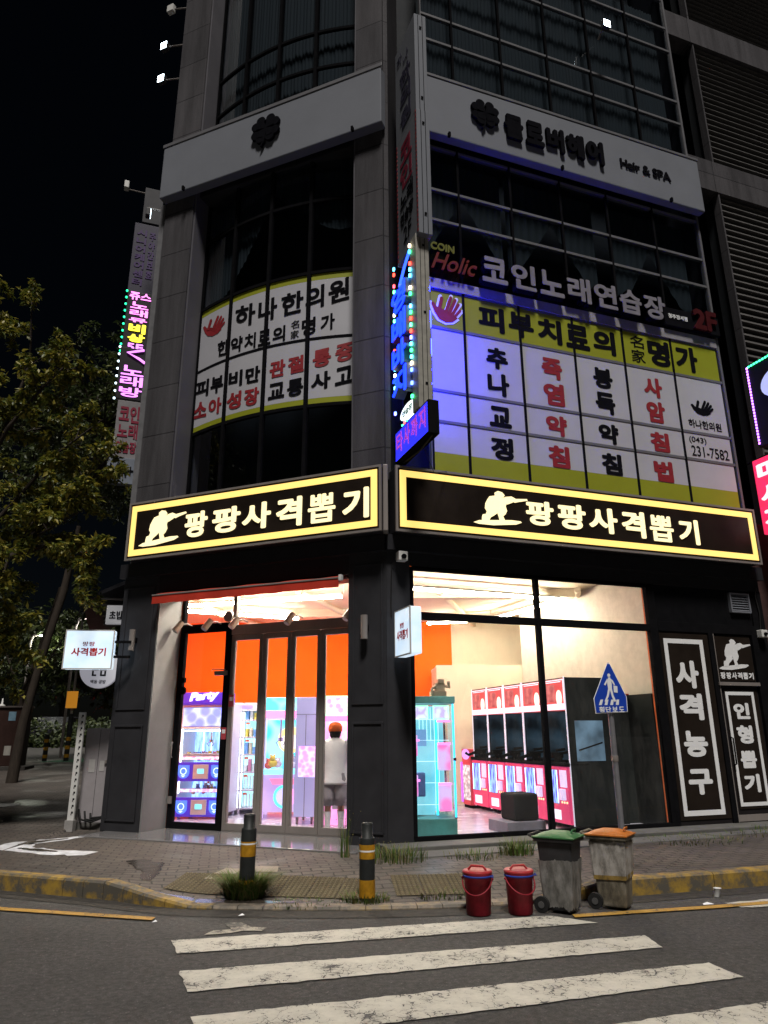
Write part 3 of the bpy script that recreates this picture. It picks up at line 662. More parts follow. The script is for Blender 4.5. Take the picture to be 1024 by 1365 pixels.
lw = MB(); a, b = loc((-4.07,.72,0)), Vector((-5.35,17.6,0)); n_ = Vector((b.y-a.y, a.x-b.x, 0)).normalized()*-.15
lw.slab([(a.x,a.y),(b.x,b.y),(b.x+n_.x,b.y+n_.y),(a.x+n_.x,a.y+n_.y)], .2, 4.22); bpart('orange_wall', lw, M_orange, W_)
bpart('cream_partition', MB().box(1.12,4.3,15.9,16.1,.2,3.02), M_cream, W_)
bpart('cream_partition', MB().box(1.12,1.28,16.1,17.6,.2,3.02), M_cream, W_)
bh_ = MB(); bh_.slab([(4.55,12.3),(7.2,13.4),(8.6,17.6),(3.55,17.6)], 3.40, 4.21); bpart('bulkhead', bh_, pm('grey_bulkhead', (.22,.21,.20), .8), W_)
bpart('yellow_pillar', MB().box(3.75,4.65,15.0,15.6,.2,3.395), pm('yellow_pillar_paint', (.62,.42,.12), .8), W_)
rw_ = MB(); p, q = loc((4.66,.13,0),FR), loc((4.66,4.2,0),FR); n_ = Vector((B and math.cos(B), math.sin(B), 0))*.1
rw_.slab([(p.x,p.y),(q.x,q.y),(q.x+n_.x,q.y+n_.y),(p.x+n_.x,p.y+n_.y)], .2, 4.2); bpart('side_partition', rw_, pm('grey_partition', (.52,.49,.42), .8, var=.1), W_)
dp = MB(); dp.box(3.62,4.64,.75,.80,.206,2.20); dp.box(4.60,4.645,.14,.75,.206,2.20); dpo = bpart('dark_panel', dp, M_dkwall, FR)
bpart('red_trim', MB().box(3.62,4.64,.74,.80,2.20,2.225), pm('dark_red_trim', (.32,.03,.02), .6), FR, dpo)

# ------------------------------------------------------------------ shop lights
M_fill_tube = em('strong_led_tube', (1.0,.89,.74), 190.0, base=(.8,.8,.7))
def led(pts, label, tube=None):
    t = thing('linear_ceiling_light', label, 'ceiling light', W_, (pts[0][0], pts[0][1], 3.98), 'LED strips under the shop ceiling')
    b, e = MB(), MB()
    for (x0, y0), (x1, y1) in zip(pts, pts[1:]):
        d = Vector((x1-x0, y1-y0, 0)); n_ = Vector((-d.y, d.x, 0)).normalized()*.035; dd = d.normalized()*.04
        q = [(x0+dd.x-n_.x,y0+dd.y-n_.y),(x1-dd.x-n_.x,y1-dd.y-n_.y),(x1-dd.x+n_.x,y1-dd.y+n_.y),(x0+dd.x+n_.x,y0+dd.y+n_.y)]
        b.slab(q, 4.03, 4.07); e.slab(q, 3.985, 4.029)
    for (x0, y0) in pts: b.tube([(x0,y0,4.07),(x0,y0,4.22)], .006, 6)
    part('housing', b, M_white, t); part('diffuser', e, tube or M_tube, t)
led([(.30,12.2),(3.35,13.45),(2.36,15.95),(.95,16.45)], 'angular white LED strip hanging behind the right display window')
led([(-4.0,13.95),(-.75,12.98)], 'straight LED strip just behind the glazed doors')
led([tuple((FL @ Vector((-3.85,.82,0)))[:2]), tuple((FL @ Vector((-.75,.82,0)))[:2])], 'LED strip right above the folding doors behind the red awning', M_fill_tube)  # added strip, out of sight, that brightens the visitor and floor
led([(-4.1,14.5),(-1.85,15.6)], 'LED strip slanting deeper into the shop behind the doors')

# ------------------------------------------------------------------ emblems
SOLD = [(95,329),(108,321),(118,319),(119,308),(121,300),(130,297),(134,286),(128,277),(130,262),(136,247),(142,235),(155,229),(157,220),(166,213),(178,216),(185,226),(181,233),(196,232),(204,227),(216,234),(248,231),(250,236),(224,244),(216,249),(206,246),(192,256),(187,268),(188,282),(183,293),(177,300),(183,313),(200,310),(226,311),(229,315),(214,323),(150,333),(110,333)]
def soldier(mb, x0, x1, z0, z1, y, m=0, d=.012):
    """kneeling marksman on a strip of ground, cut with the gaps between arm, thigh and shin"""
    P = [(x0+(a-95)/155*(x1-x0), z1-(b-213)/120*(z1-z0)) for a, b in SOLD]
    def q(*pts, dd=0): mb.prism([(x0+(a-95)/155*(x1-x0), z1-(b-213)/120*(z1-z0)) for a, b in pts], y-d-dd, y, m)
    q((95,329),(110,321),(150,316),(200,310),(226,311),(229,315),(214,323),(150,333),(110,333))
    q((157,220),(166,213),(178,216),(185,226),(181,233),(170,238),(158,232), dd=.0004)                       # head and cap
    q((142,235),(158,230),(172,234),(184,244),(188,256),(184,272),(176,280),(150,284),(134,290),(128,277),(130,260),(136,246), dd=.0008)  # torso
    q((172,238),(184,233),(198,236),(209,231),(214,238),(206,248),(192,256),(182,256), dd=.0012)               # arms
    q((186,231),(204,227),(216,234),(248,230),(250,235),(224,243),(214,247),(205,244),(190,238), dd=.0016)     # rifle
    q((160,274),(186,266),(189,280),(184,292),(177,300),(183,316),(168,318),(166,306),(163,292), dd=.0020)     # front leg
    q((134,284),(158,280),(162,290),(152,300),(142,308),(138,318),(118,321),(119,308),(121,300),(130,297), dd=.0024)
def clover(mb, cx, cz, r, y, d, m=0):
    k = 0
    for a in (45,135,225,315):
        ca = R(a)
        for s in (-1, 1):
            c = (cx+r*.70*math.cos(ca+s*.33), cz+r*.70*math.sin(ca+s*.33)); k += 1
            mb.disc(c[0], c[1], r*.28, r*.28, y-d-k*.0006, y, 16, m)
        mb.prism([(cx, cz), (cx+r*.58*math.cos(ca-.62), cz+r*.58*math.sin(ca-.62)), (cx+r*.72*math.cos(ca), cz+r*.72*math.sin(ca)), (cx+r*.58*math.cos(ca+.62), cz+r*.58*math.sin(ca+.62))], y-d-.006-a*1e-5, y, m)
    mb.prism([(cx-.02*r,cz),(cx+.06*r,cz-.1*r),(cx-.02*r,cz-.9*r),(cx-.2*r,cz-1.22*r),(cx-.28*r,cz-1.16*r),(cx-.12*r,cz-.85*r)], y-d-.0072, y, m)
def hand(mb, x0, x1, z0, z1, y, m=0, d=.004):
    """open palm held flat, thumb up at the left, four fingers fanned to the upper right"""
    def P(u, v): return (x0+u*(x1-x0), z0+v*(z1-z0))
    def q(pts, k): mb.prism([P(*p) for p in pts], y-d-k*.0004, y, m)
    q([(.02,.60),(.10,.66),(.20,.50),(.34,.48),(.50,.42),(.64,.40),(.86,.22),(.70,.06),(.48,.0),(.26,.08),(.12,.30)], 0)
    def fing(a, b, w_, k):
        a, b = Vector(P(*a)), Vector(P(*b)); t = (b-a).normalized(); n_ = Vector((-t.y, t.x))*w_*(x1-x0)
        pts = [a+n_, a-n_]+[b+t*math.sin(R(g))*n_.length-n_*math.cos(R(g))*1 for g in (0,45,90,135,180)]
        mb.prism([(p.x, p.y) for p in pts], y-d-k*.0004, y, m)
    fing((.48,.36),(.66,.92),.05,1); fing((.58,.32),(.80,.86),.048,2); fing((.66,.27),(.90,.72),.046,3); fing((.72,.2),(.95,.52),.042,4)
    fing((.26,.36),(.36,.84),.055,5)

# ------------------------------------------------------------------ fascia light boxes
def fascia(F, x0, x1, label, tx, sx):
    t = thing('fascia_sign', label, 'shop sign', F, ((x0+x1)/2, -.15, 4.41), 'yellow lit fascia signs')
    z0, z1, y = 4.41, 5.40, -.31
    part('sign_box', MB().box(x0, x1, -.30, -.012, z0, z1), M_char2, t, bevel=.008)
    part('trim', MB().frame(x0-.012, x1+.012, z0-.012, z1+.012, .035, -.325, -.285), M_alu, t)
    part('face', MB().box(x0+.03, x1-.03, -.312, -.302, z0+.03, z1-.03), M_signblk, t)
    part('lit_border', MB().frame(x0+.055, x1-.055, z0+.06, z1-.055, .10, -.322, -.3125), M_ylw, t)
    l = MB()
    for ch, (a, b, c, d) in zip('팡팡사격뽑기', tx): l.text(ch, a, b, c, d, -.315, .014, .016 if ch == '뽑' else .032)
    part('lettering', l, M_ylw2, t)
    s_ = MB(); soldier(s_, *sx, -.3125); part('marksman_emblem', s_, M_ylw2, t)
zL = (4.70, 5.12)
fascia(FL, -4.62, .055, 'yellow lit fascia sign with marksman and lettering above the folding glass doors',
       [(-3.43,-2.99,4.66,5.09),(-2.89,-2.36,4.67,5.09),(-2.32,-1.80,4.66,5.09),(-1.70,-1.25,4.63,5.10),(-1.14,-.68,4.63,5.08),(-.56,-.13,4.62,5.09)], (-4.36,-3.42,4.61,5.20))
fascia(FR, .055, 6.92, 'yellow lit fascia sign with marksman and lettering above the wide display window',
       [(2.22,2.72,4.70,5.10),(2.80,3.32,4.69,5.11),(3.38,3.93,4.68,5.11),(4.02,4.48,4.66,5.11),(4.58,5.06,4.64,5.09),(5.18,5.60,4.64,5.08)], (1.30,2.26,4.63,5.19))
solo('corner_post', MB().box(-.035,.035,-.30,-.0,4.40,5.42), M_alu, 'narrow metal post closing the gap between the two yellow fascia signs', 'sign post', fr(C0.x, C0.y), (0,-.15,4.4), bevel=.01)

# ------------------------------------------------------------------ clover boards
t = thing('clover_board', 'long blank grey white board with a single black clover above the bowed window', 'shop sign', FL, (-2.4,-.1,11.93), 'hair salon boards')
part('board', MB().box(-4.82,.05,-.20,-.004,11.93,13.18), M_board, t, bevel=.02)
part('rim', MB().box(-4.84,.07,-.215,-.19,13.182,13.26), M_wbar, t, bevel=.006)
f = MB()
for x_ in (-4.2,-.5): f.box(x_-.02,x_+.02,-.26,-.201,11.90,11.99)
part('bracket', f, M_black, t)
e = MB(); clover(e, -2.33, 12.66, .34, -.215, .05); part('clover_emblem', e, M_ink, t)
t = thing('clover_board', 'long grey white hair salon board with black raised letters and small English words', 'shop sign', FR, (3.9,-.1,12.0), 'hair salon boards')
part('board', MB().box(.50,7.10,-.20,-.03,12.0,13.30), M_board, t, bevel=.02)
part('rim', MB().box(.48,7.12,-.215,-.19,13.302,13.36), M_wbar, t, bevel=.006)
f = MB()
for x_ in (1.2,3.6,6.2): f.box(x_-.02,x_+.02,-.26,-.201,11.97,12.06)
part('bracket', f, M_black, t)
e = MB(); clover(e, 1.96, 12.75, .32, -.215, .05); part('clover_emblem', e, M_ink, t)
l = MB()
for k, ch in enumerate('클로버헤어'):
    x_ = 2.36+k*.458; l.text(ch, x_, x_+.40, 12.34, 12.90, -.215, .06, .05)
l.text('Hair & SPA', 5.02, 6.28, 12.50, 12.72, -.205, .02, .03)
part('lettering', l, M_ink, t)

# ------------------------------------------------------------------ clinic films on the windows
t = thing('clinic_window_film', 'curved white clinic film with lime edges on the bowed window', 'window sign', FL, (-2.3,.2,6.83), 'clinic window films')
f = MB(); lm = MB(); ln = MB(); lk = MB(); lr = MB(); hd_ = MB()
for a, b in zip(XB, XB[1:]):
    a, b = a+.034, b-.034
    curved(f, a, b, 7.02, 9.34, -.010, 0, 8); curved(lm, a, b, 6.912, 7.018, -.010, 0, 8); curved(lm, a, b, 9.342, 9.468, -.010, 0, 8)
    curved(ln, a, b, 8.13, 8.19, -.013, 0, 8)
def bend(mb):                                             # letters were measured on the chord of the bow: carry them onto the bowed glass
    def f_(x, y, z):
        k = (yb(x)+9.447)/9.697; X = 3.946+(x-3.946)*k
        return (X, yb(X)+y-.016, 1.6+(z-1.6)*k+.03)
    return mb.map(f_)
for ch, a, b in (('하',-3.10,-2.66),('나',-2.60,-2.20),('한',-2.12,-1.66),('의',-1.62,-1.24),('원',-1.16,-.74)): lk.text(ch, a, b, 8.74, 9.20, 0, .002, .03)
for ch, a, b in zip('한약치료의', (-3.46,-3.16,-2.86,-2.57,-2.27), (-3.20,-2.90,-2.62,-2.31,-2.01)): lk.text(ch, a, b, 8.24, 8.56, 0, .002, .028)
lk.text('名', -1.90, -1.73, 8.44, 8.60, 0, .002, .0); lk.text('家', -1.90, -1.73, 8.24, 8.40, 0, .002, .0)
lk.text('명', -1.68, -1.40, 8.24, 8.58, 0, .002, .03); lk.text('가', -1.30, -1.02, 8.24, 8.56, 0, .002, .03)
for s_, mb, x0, x1, z0, z1 in (('피',lk,-3.90,-3.60,7.50,7.84),('부',lk,-3.56,-3.27,7.50,7.84),('비',lk,-3.16,-2.86,7.54,7.86),('만',lk,-2.80,-2.49,7.54,7.86),('관',lr,-2.30,-1.98,7.55,7.88),('절',lr,-1.93,-1.61,7.55,7.88),('통',lr,-1.44,-1.08,7.56,7.90),('증',lr,-1.0,-.64,7.56,7.90),
                            ('소',lr,-3.92,-3.61,7.08,7.40),('아',lr,-3.57,-3.28,7.08,7.40),('성',lr,-3.17,-2.86,7.10,7.44),('장',lr,-2.80,-2.49,7.10,7.44),('교',lk,-2.31,-1.98,7.13,7.44),('통',lk,-1.93,-1.61,7.11,7.44),('사',lk,-1.46,-1.08,7.13,7.46),('고',lk,-1.0,-.66,7.13,7.46)):
    mb.text(s_, x0, x1, z0, z1, 0, .002, .04)
hand(hd_, -3.86, -3.32, 8.72, 9.14, 0, 0, .001)
part('film', f, M_film, t); part('lime_band', lm, M_lime, t); part('dividing_line', ln, M_ink, t)
part('lettering', bend(lk), M_ink, t); part('lettering', bend(lr), M_red, t, label='red lettering'); part('hand_emblem', bend(hd_), M_red, t)
t = thing('clinic_window_film', 'large white and lime clinic film with phone number on the flat window wall', 'window sign', FR, (3.9,.02,5.5), 'clinic window films')
f = MB(); lm = MB(); lk = MB(); lr = MB(); hd_ = MB(); hk = MB(); hw = MB()
y = .022
for a, b in zip(XM, XM[1:]):
    a, b = a+.024, b-.024
    for z0, z1, mb in ((5.54,5.86,lm),(5.862,6.37,f),(6.43,6.92,f),(6.98,8.09,f),(8.15,8.83,lm)): mb.add([(a,y,z0),(b,y,z0),(b,y,z1),(a,y,z1)], [(0,1,2,3)])
yy = .018
for ch, a, b in zip('피부치료의', (1.74,2.33,2.92,3.50,4.09), (2.25,2.84,3.42,4.01,4.58)): lk.text(ch, a, b, 8.24, 8.74, yy, .003, .045)
lk.text('名', 4.93, 5.24, 8.52, 8.78, yy, .003, 0); lk.text('家', 4.93, 5.24, 8.21, 8.48, yy, .003, 0)
lk.text('명', 5.32, 5.83, 8.22, 8.77, yy, .003, .045); lk.text('가', 5.97, 6.50, 8.22, 8.77, yy, .003, .045)
ZR = [(7.53,7.94),(7.02,7.45),(6.45,6.83),(5.87,6.27)]
for x_, s_, mb in ((2.06,'추나교정',lk),(3.15,'죽염약침',lr),(4.22,'봉독약침',lk),(5.33,'사암침법',lr)):
    for ch, (z0, z1) in zip(s_, ZR): mb.text(ch, x_-.21, x_+.21, z0, z1, yy, .003, .05)
lk.text('하나한의원', 6.06, 6.84, 7.05, 7.22, yy, .003, .012)
lk.text('(043)', 6.02, 6.42, 6.72, 6.86, yy, .003, .0); lk.text('231-7582', 6.04, 6.92, 6.47, 6.68, yy, .003, .006)
hand(hw, .78, 1.47, 8.20, 8.83, yy, 0, .002); hand(hd_, .84, 1.42, 8.24, 8.79, yy-.006, 0, .002); hand(hk, 6.16, 6.72, 7.33, 7.66, yy, 0, .003)
part('film', f, M_film, t); part('lime_band', lm, M_lime, t); part('lettering', lk, M_ink, t); part('lettering', lr, M_red, t, label='red lettering')
part('hand_emblem', hd_, M_red, t, label='red hand with white outline'); part('hand_outline', hw, M_wvinyl, t); part('hand_emblem', hk, M_ink, t, label='small black hand')

# ------------------------------------------------------------------ karaoke letters over the film
t = thing('karaoke_letter_sign', 'unlit raised grey letters of a coin karaoke on a strip above the lime film', 'shop sign', FR, (3.9,-.05,9.06))
l = MB(); b_ = MB()
for ch, a in zip('코인노래연습장', (1.76,2.34,2.92,3.50,4.08,4.64,5.20)):
    l.text(ch, a, a+.50, 9.10, 9.62, -.166, .01, .03); b_.text(ch, a-.012, a+.512, 9.088, 9.632, -.045, .12, .045)
part('letter_return', b_, M_black, t); part('lettering', l, pm('grey_acrylic', (.20,.19,.22), .45), t)
part('plate', MB().box(5.74,7.08,-.09,-.025,9.10,9.50), M_ink, t, bevel=.01)
s_ = MB(); s_.text('청주강서점', 5.82, 6.28, 9.26, 9.36, -.095, .01, .02); part('small_lettering', s_, M_wvinyl, t)
s_ = MB(); s_.text('2F', 6.40, 6.98, 9.12, 9.58, -.10, .05, .04); part('floor_number', s_, pm('dim_red_letter', (.05,.004,.006), .5), t)
s_ = MB(); s_.text('COIN', .82, 1.26, 9.56, 9.70, -.1, .03, .0); part('outline_lettering', s_, em('dim_yellow_neon', (.6,.6,.12), .10, base=(.03,.03,.01)), t)
s_ = MB(); s_.text('Holic', .82, 1.62, 9.18, 9.50, -.1, .03, -.005)
n0 = len(s_.v); s_.v = [(x_+(z_-9.18)*.35, y_, z_) for x_, y_, z_ in s_.v]
part('script_lettering', s_, em('dim_red_neon', (.55,.06,.05), .10, base=(.04,.01,.01)), t)

# ------------------------------------------------------------------ signs projecting at the corner (frame FP: x outward, y along the facade)
def cap(mb, x, zs, s_=.02):
    for z in zs: mb.box(x, x+.006, .31, .35, z, z+.04)
t = thing('projecting_sign', 'tall unlit white clinic and karaoke sign projecting from the building corner', 'projecting sign', FP, (.55,.33,9.05))
part('sign_box', MB().box(.08,1.0,.22,.44,11.50,13.62), M_board, t, bevel=.008); part('sign_box', MB().box(.08,1.02,.215,.445,9.05,11.49), M_board, t, bevel=.008)
f = MB(); 
for y0 in (.285,.365): f.box(1.0,1.008,y0,y0+.008,11.5,13.6); f.box(1.02,1.028,y0,y0+.008,9.06,11.48)
cap(f, 1.03, (9.4,11.2)); cap(f, 1.01, (11.75,13.3)); part('edge_seam', f, M_black, t)
l = MB()
for ch, z in zip('하나', (13.17,12.98)): l.text(ch, .18+.3*(ch=='나'), .42+.3*(ch=='나'), z, z+.24, .216, .004, .0)
for ch, z in zip('한의원', (12.50,12.07,11.64)): l.text(ch, .30, .80, z, z+.38, .216, .004, .04)
part('lettering', l, pm('dark_blue_vinyl', (.025,.022,.05), .5), t)
l = MB()
for ch, z in zip('코인', (10.86,10.37)): l.text(ch, .27, .80, z, z+.44, .211, .004, .04)
part('lettering', l, pm('wine_vinyl', (.20,.012,.035), .5), t, label='wine red lettering')
l = MB(); l.text('노래', .25, .82, 9.98, 10.30, .211, .004, .03); l.text('연습장', .25, .82, 9.66, 9.92, .211, .004, .04); l.text('2F', .38, .72, 9.28, 9.58, .211, .004, .0)
part('lettering', l, M_ink, t, label='black lettering')
f = MB(); k = 0
zz = 9.10
while zz < 11.45:
    f.box(.10,.14,.209,.214,zz,zz+.05); f.box(.96,1.0,.209,.214,zz,zz+.05); zz += .09
part('checked_border', f, M_red, t)
# blue neon sign
t = thing('neon_sign', 'blue neon letter sign with coloured bulbs projecting from the building corner', 'projecting sign', FP, (.5,.31,6.1))
part('post', MB().box(.66,.90,.20,.42,6.12,9.12), pm('pale_sign_metal', (.30,.29,.26), .5), t, bevel=.006)
part('backing', MB().box(.10,.655,.285,.335,6.35,9.0), M_black, t)
f = MB()
for y0 in (.27,.345): f.box(.9005,.9045,y0,y0+.008,6.14,9.1)
cap(f, .9005, (6.5,7.7,8.9)); part('edge_seam', f, M_black, t)
M_blue = em('blue_neon', (.004,.022,1.0), 6.0, base=(.05,.1,.5))
M_blue2 = em('blue_neon_core', (.03,.10,1.0), 3.0, base=(.05,.1,.5))
for sy in (0, 1):
    def side(mb): return mb if sy == 0 else mb.map(lambda x, y, z: (.76-x, .62-y, z))
    l = MB(); q = MB()
    for ch, z, h in (('영',8.02,.44),('배',7.50,.46),('바',7.02,.44),('지',6.54,.42)):
        l.text(ch, .06, .64, z, z+h, .112, .012, .022); q.text(ch, .05, .65, z-.01, z+h+.01, .282, .165, .034)
    side(l); side(q); part('letter_return', q, pm('grey_blue_return', (.10,.12,.20), .4), t)
    part('lettering', l, M_blue if sy == 0 else em('strong_blue_neon', (.006,.010,1.0), 78, base=(.05,.1,.5)), t)
    a = MB(); a.tube([(.60,.22,9.02),(.36,.22,8.86),(.16,.22,8.66),(.30,.22,8.58),(.50,.22,8.52)], .024, 8); a.tube([(.52,.22,8.98),(.28,.22,8.80),(.12,.22,8.64)], .016, 6)
    side(a); part('arrow_tube', a, M_blue2, t)
    p_ = MB(); p_.disc(.38, 6.30, .30, .12, .225, .26, 24); side(p_); part('name_plate', p_, em('lit_white_plate', (.85,.95,1.0), 1.6), t)
    p_ = MB(); p_.text('연습장', .18, .58, 6.25, 6.35, .222, .004, .02); side(p_); part('plate_lettering', p_, pm('green_vinyl', (.05,.25,.12), .5), t)
BULB = [em('bulb_red', (1,.05,.03), 7), em('bulb_green', (.05,1,.3), 6), em('bulb_white', (1,.85,.6), 7), em('bulb_cyan', (.1,.7,1), 7), em('bulb_magenta', (.9,.1,.9), 6), em('bulb_blue', (.1,.2,1), 8)]
rnd = random.Random(11)
for col in range(6):
    b_ = MB()
    for i in range(26):
        for (x_, y_) in ((.69,.180),(.69,.440),(.04,.16)):
            if rnd.randrange(6) == col: b_.box(x_-.018, x_+.018, y_-.014, y_+.014, 6.25+i*.110, 6.30+i*.110)
    for i in range(7):
        if rnd.randrange(6) == col: b_.ball((.12+.08*i, .25, 6.16+.012*i), .022, n=6)
    if b_.v: part('bulb', b_, BULB[col], t, bevel=0)
# dot matrix ticker
t = thing('ticker_sign', 'small blue and pink dot matrix ticker in a black frame below the neon sign', 'led sign', FP, (.75,.16,5.5))
part('frame', MB().box(.18,1.45,.10,.26,5.48,5.98), M_black, t, bevel=.01)
part('screen', MB().box(.21,1.42,.094,.099,5.51,5.95), led_grid('ticker_blue', (.03,.035,1.0), 3.5), t)
l = MB()
for ch, a in zip('타사까지', (.25,.54,.83,1.12)): l.text(ch, a, a+.25, 5.60, 5.92, .0935, .002, .03)
part('lettering', l, led_grid('ticker_pink', (.75,.10,.95), 1.7), t)
f = MB(); f.tube([(.3,.18,5.47),(.9,.20,5.44),(1.4,.17,5.47)], .012, 6); f.tube([(1.0,.2,5.47),(.7,.5,5.2),(.3,.9,5.42)], .005, 5); part('cable', f, M_rub, t)

# ------------------------------------------------------------------ small square light boxes and lamps on the shop front
def lightbox(F, x0, x1, y0, y1, z0, z1, label, axis):
    t = thing('square_light_box', label, 'light box', F, ((x0+x1)/2, (y0+y1)/2, z0), 'square blue white light boxes')
    part('body', MB().box(x0, x1, y0, y1, z0, z1), emn('cold_lightbox', (.62,.80,1.0), (.80,.92,1.0), .92, 4), t, bevel=.02)
    part('face_frame', MB().frame(x0-.004, x1+.004, z0-.004, z1+.004, .018, y0-.006, y0+.012), M_white, t)
    w_, h_ = x1-x0, z1-z0
    l = MB(); l.text('팡팡', x0+.36*w_, x0+.62*w_, z0+.58*h_, z0+.70*h_, y0-.003, .003, .015); l.text('사격뽑기', x0+.15*w_, x0+.86*w_, z0+.33*h_, z0+.54*h_, y0-.003, .003, .03)
    part('lettering', l, pm('bright_red_vinyl', (.62,.03,.03), .5), t)
    return t
lb_ = fr(-4.77, 11.78, R(6))
t = lightbox(lb_, -.40, .36, -.08, .08, 2.62, 3.24, 'square blue white light box with red lettering facing the road left of the doors', 0)
part('arm', MB().box(.362,.62,-.02,.02,2.80,2.84).box(.362,.62,-.02,.02,3.04,3.08), M_black, t)
t = lightbox(FP, .08, .66, .10, .27, 2.62, 3.26, 'square blue white light box seen almost edge on at the building corner', 1)
part('arm', MB().box(-.0,.078,.16,.20,2.80,2.84).box(-.0,.078,.16,.20,3.04,3.08), M_black, t)
def updown(F, x, z, label):
    t = thing('wall_lamp', label, 'wall lamp', F, (x,-.1,z-.18), 'unlit cylinder wall lamps')
    part('shade', MB().cyl((x,-.10,z-.17),(x,-.10,z+.17),.05), M_alu, t); part('bracket', MB().box(x-.03,x+.03,-.055,-.006,z-.04,z+.04), M_black, t)
updown(FL, -.30, 3.06, 'grey cylinder wall lamp on the dark pier right of the folding doors')
updown(FL, -4.50, 3.10, 'grey cylinder wall lamp on the dark pier left of the glazed door')
t = thing('security_camera', 'white security camera box under the corner of the fascia signs', 'camera', FR, (.2,-.15,4.0))
part('housing', MB().box(.13,.27,-.20,-.06,4.0,4.14), M_white, t, bevel=.012); part('lens', MB().cyl((.20,-.205,4.06),(.20,-.24,4.05),.035), M_black, t)
c = MB(); c.tube([(.14,-.08,4.02),(.08,-.02,3.95),(.07,-.015,3.4),(.075,-.015,3.2)], .008, 6); part('cable', c, M_rub, t)
t = thing('security_camera', 'small pale camera box beside the dark door at the right end', 'camera', FR, (6.95,-.08,3.15))
part('housing', MB().box(6.88,7.02,-.12,-.006,3.16,3.29), M_white, t, bevel=.012); part('lens', MB().cyl((6.95,-.121,3.22),(6.95,-.15,3.21),.03), M_black, t)
c = MB(); c.tube([(6.97,-.02,3.29),(7.0,-.03,3.6),(6.96,-.03,3.9),(7.03,-.03,4.1)], .01, 6); part('cable', c, M_rub, t)
t = thing('vent_grille', 'pale slatted vent grille on the black glass over the side door', 'vent', FR, (6.60,-.02,3.6))
part('frame', MB().frame(6.38,6.82,3.58,3.93,.03,-.03,.03), M_board, t, bevel=.004)
f = MB()
for k in range(7): f.add([(6.41,-.02,3.62+k*.042),(6.79,-.02,3.62+k*.042),(6.79,.015,3.655+k*.042),(6.41,.015,3.655+k*.042)], [(0,1,2,3)])
part('slats', f, M_board, t); part('backing', MB().box(6.41,6.79,.018,.028,3.61,3.90), M_black, t)
# vinyl panels at the right bay
t = thing('door_poster', 'tall black poster with white frame and four large white syllables', 'poster', FR, (5.25,0,.34), 'black and white posters')
part('sheet', MB().box(4.79,5.79,.008,.019,.30,3.17), M_signblk, t); part('border', MB().frame(4.86,5.67,.36,3.08,.075,.003,.0075), M_wvinyl, t)
l = MB()
for ch, z0, z1 in zip('사격농구', (2.28,1.78,1.22,.66), (2.73,2.20,1.62,1.04)): l.text(ch, 5.02, 5.50, z0, z1, .006, .003, .05)
part('lettering', l, M_wvinyl, t)
t = thing('door_poster', 'narrow black poster with white frame and four white syllables on the side door', 'poster', FR, (6.3,0,.45), 'black and white posters')
part('sheet', MB().box(5.99,6.70,.018,.029,.42,2.29), M_signblk, t); part('border', MB().frame(6.01,6.62,.46,2.24,.055,.012,.0175), M_wvinyl, t)
l = MB()
for ch, z0, z1 in zip('인형뽑기', (1.80,1.41,1.03,.66), (2.06,1.70,1.30,.94)): l.text(ch, 6.14, 6.48, z0, z1, .016, .003, .05)
part('lettering', l, M_wvinyl, t)
t = thing('door_poster', 'small black poster with a white kneeling marksman above the side door', 'poster', FR, (6.3,0,2.42), 'black and white posters')
part('sheet', MB().box(5.94,6.72,.018,.029,2.42,3.16), M_signblk, t)
s_ = MB(); soldier(s_, 5.96, 6.72, 2.60, 3.12, .0175, 0, .003); part('marksman_emblem', s_, M_wvinyl, t)
l = MB()
for k, ch in enumerate('팡팡사격뽑기'): l.text(ch, 5.97+k*.122, 6.075+k*.122, 2.45, 2.56, .016, .003, .04)
part('lettering', l, M_wvinyl, t)
# awning and spot lamps over the doors
t = thing('awning', 'rolled out red fabric awning with straight valance over the glass doors', 'awning', FL, (-2.3,-.1,3.65))
cl = MB(); n_ = 30
vs = []
for i in range(n_+1):
    x_ = -4.06+3.40*i/n_
    vs += [(x_,.16,3.90),(x_,-.06,3.845+.006*math.sin(i*.9)),(x_,-.20,3.80)]
cl.add(vs, [(3*i+k,3*i+3+k,3*i+4+k,3*i+1+k) for i in range(n_) for k in (0,1)], 0, True)
vs = []
for i in range(n_+1):
    x_ = -4.06+3.40*i/n_; vs += [(x_,-.215,3.775),(x_,-.22+.008*math.sin(i*1.3),3.645+.004*math.sin(i*2.1))]
cl.add(vs, [(2*i,2*i+2,2*i+3,2*i+1) for i in range(n_)], 0, True)
part('fabric', cl, pm('red_awning_cloth', (.46,.035,.018), .75, var=.18, scale=3, bump=.1), t)
part('front_rail', MB().box(-4.07,-.655,-.225,-.195,3.775,3.80), M_alu, t, bevel=.006)
part('roller', MB().cyl((-4.06,.10,3.86),(-.66,.10,3.86),.035), M_char2, t)
part('end_cap', MB().box(-.66,-.61,-.235,-.16,3.74,3.83), M_white, t, bevel=.01)
M_spot = pm('bronze_spot', (.30,.22,.17), .4, .3)
for k, x_ in enumerate((-3.95,-3.36,-2.83,-1.80,-.78)):
    t = thing('spot_lamp', ['leftmost bronze spot lamp over the dark swing door','bronze spot lamp over the right side of the swing door','bronze spot lamp over the first folding door','bronze spot lamp over the middle folding doors','rightmost bronze spot lamp beside the dark pier'][k], 'spot lamp', FL, (x_,.45,3.3), 'spot lamps over the doors')
    a, b = Vector((x_+.04,.40,3.42)), Vector((x_-.02,.30,3.26))
    part('lamp_head', MB().cyl(a, b, .05, .055, 16), M_spot, t); part('lens', MB().cyl(b+(b-a).normalized()*.001, b+(b-a).normalized()*.006, .046), M_white, t)
    part('arm', MB().tube([(x_+.10,.60,3.38),(x_+.09,.47,3.40),(x_+.045,.41,3.38)], .012, 8), M_alu, t)
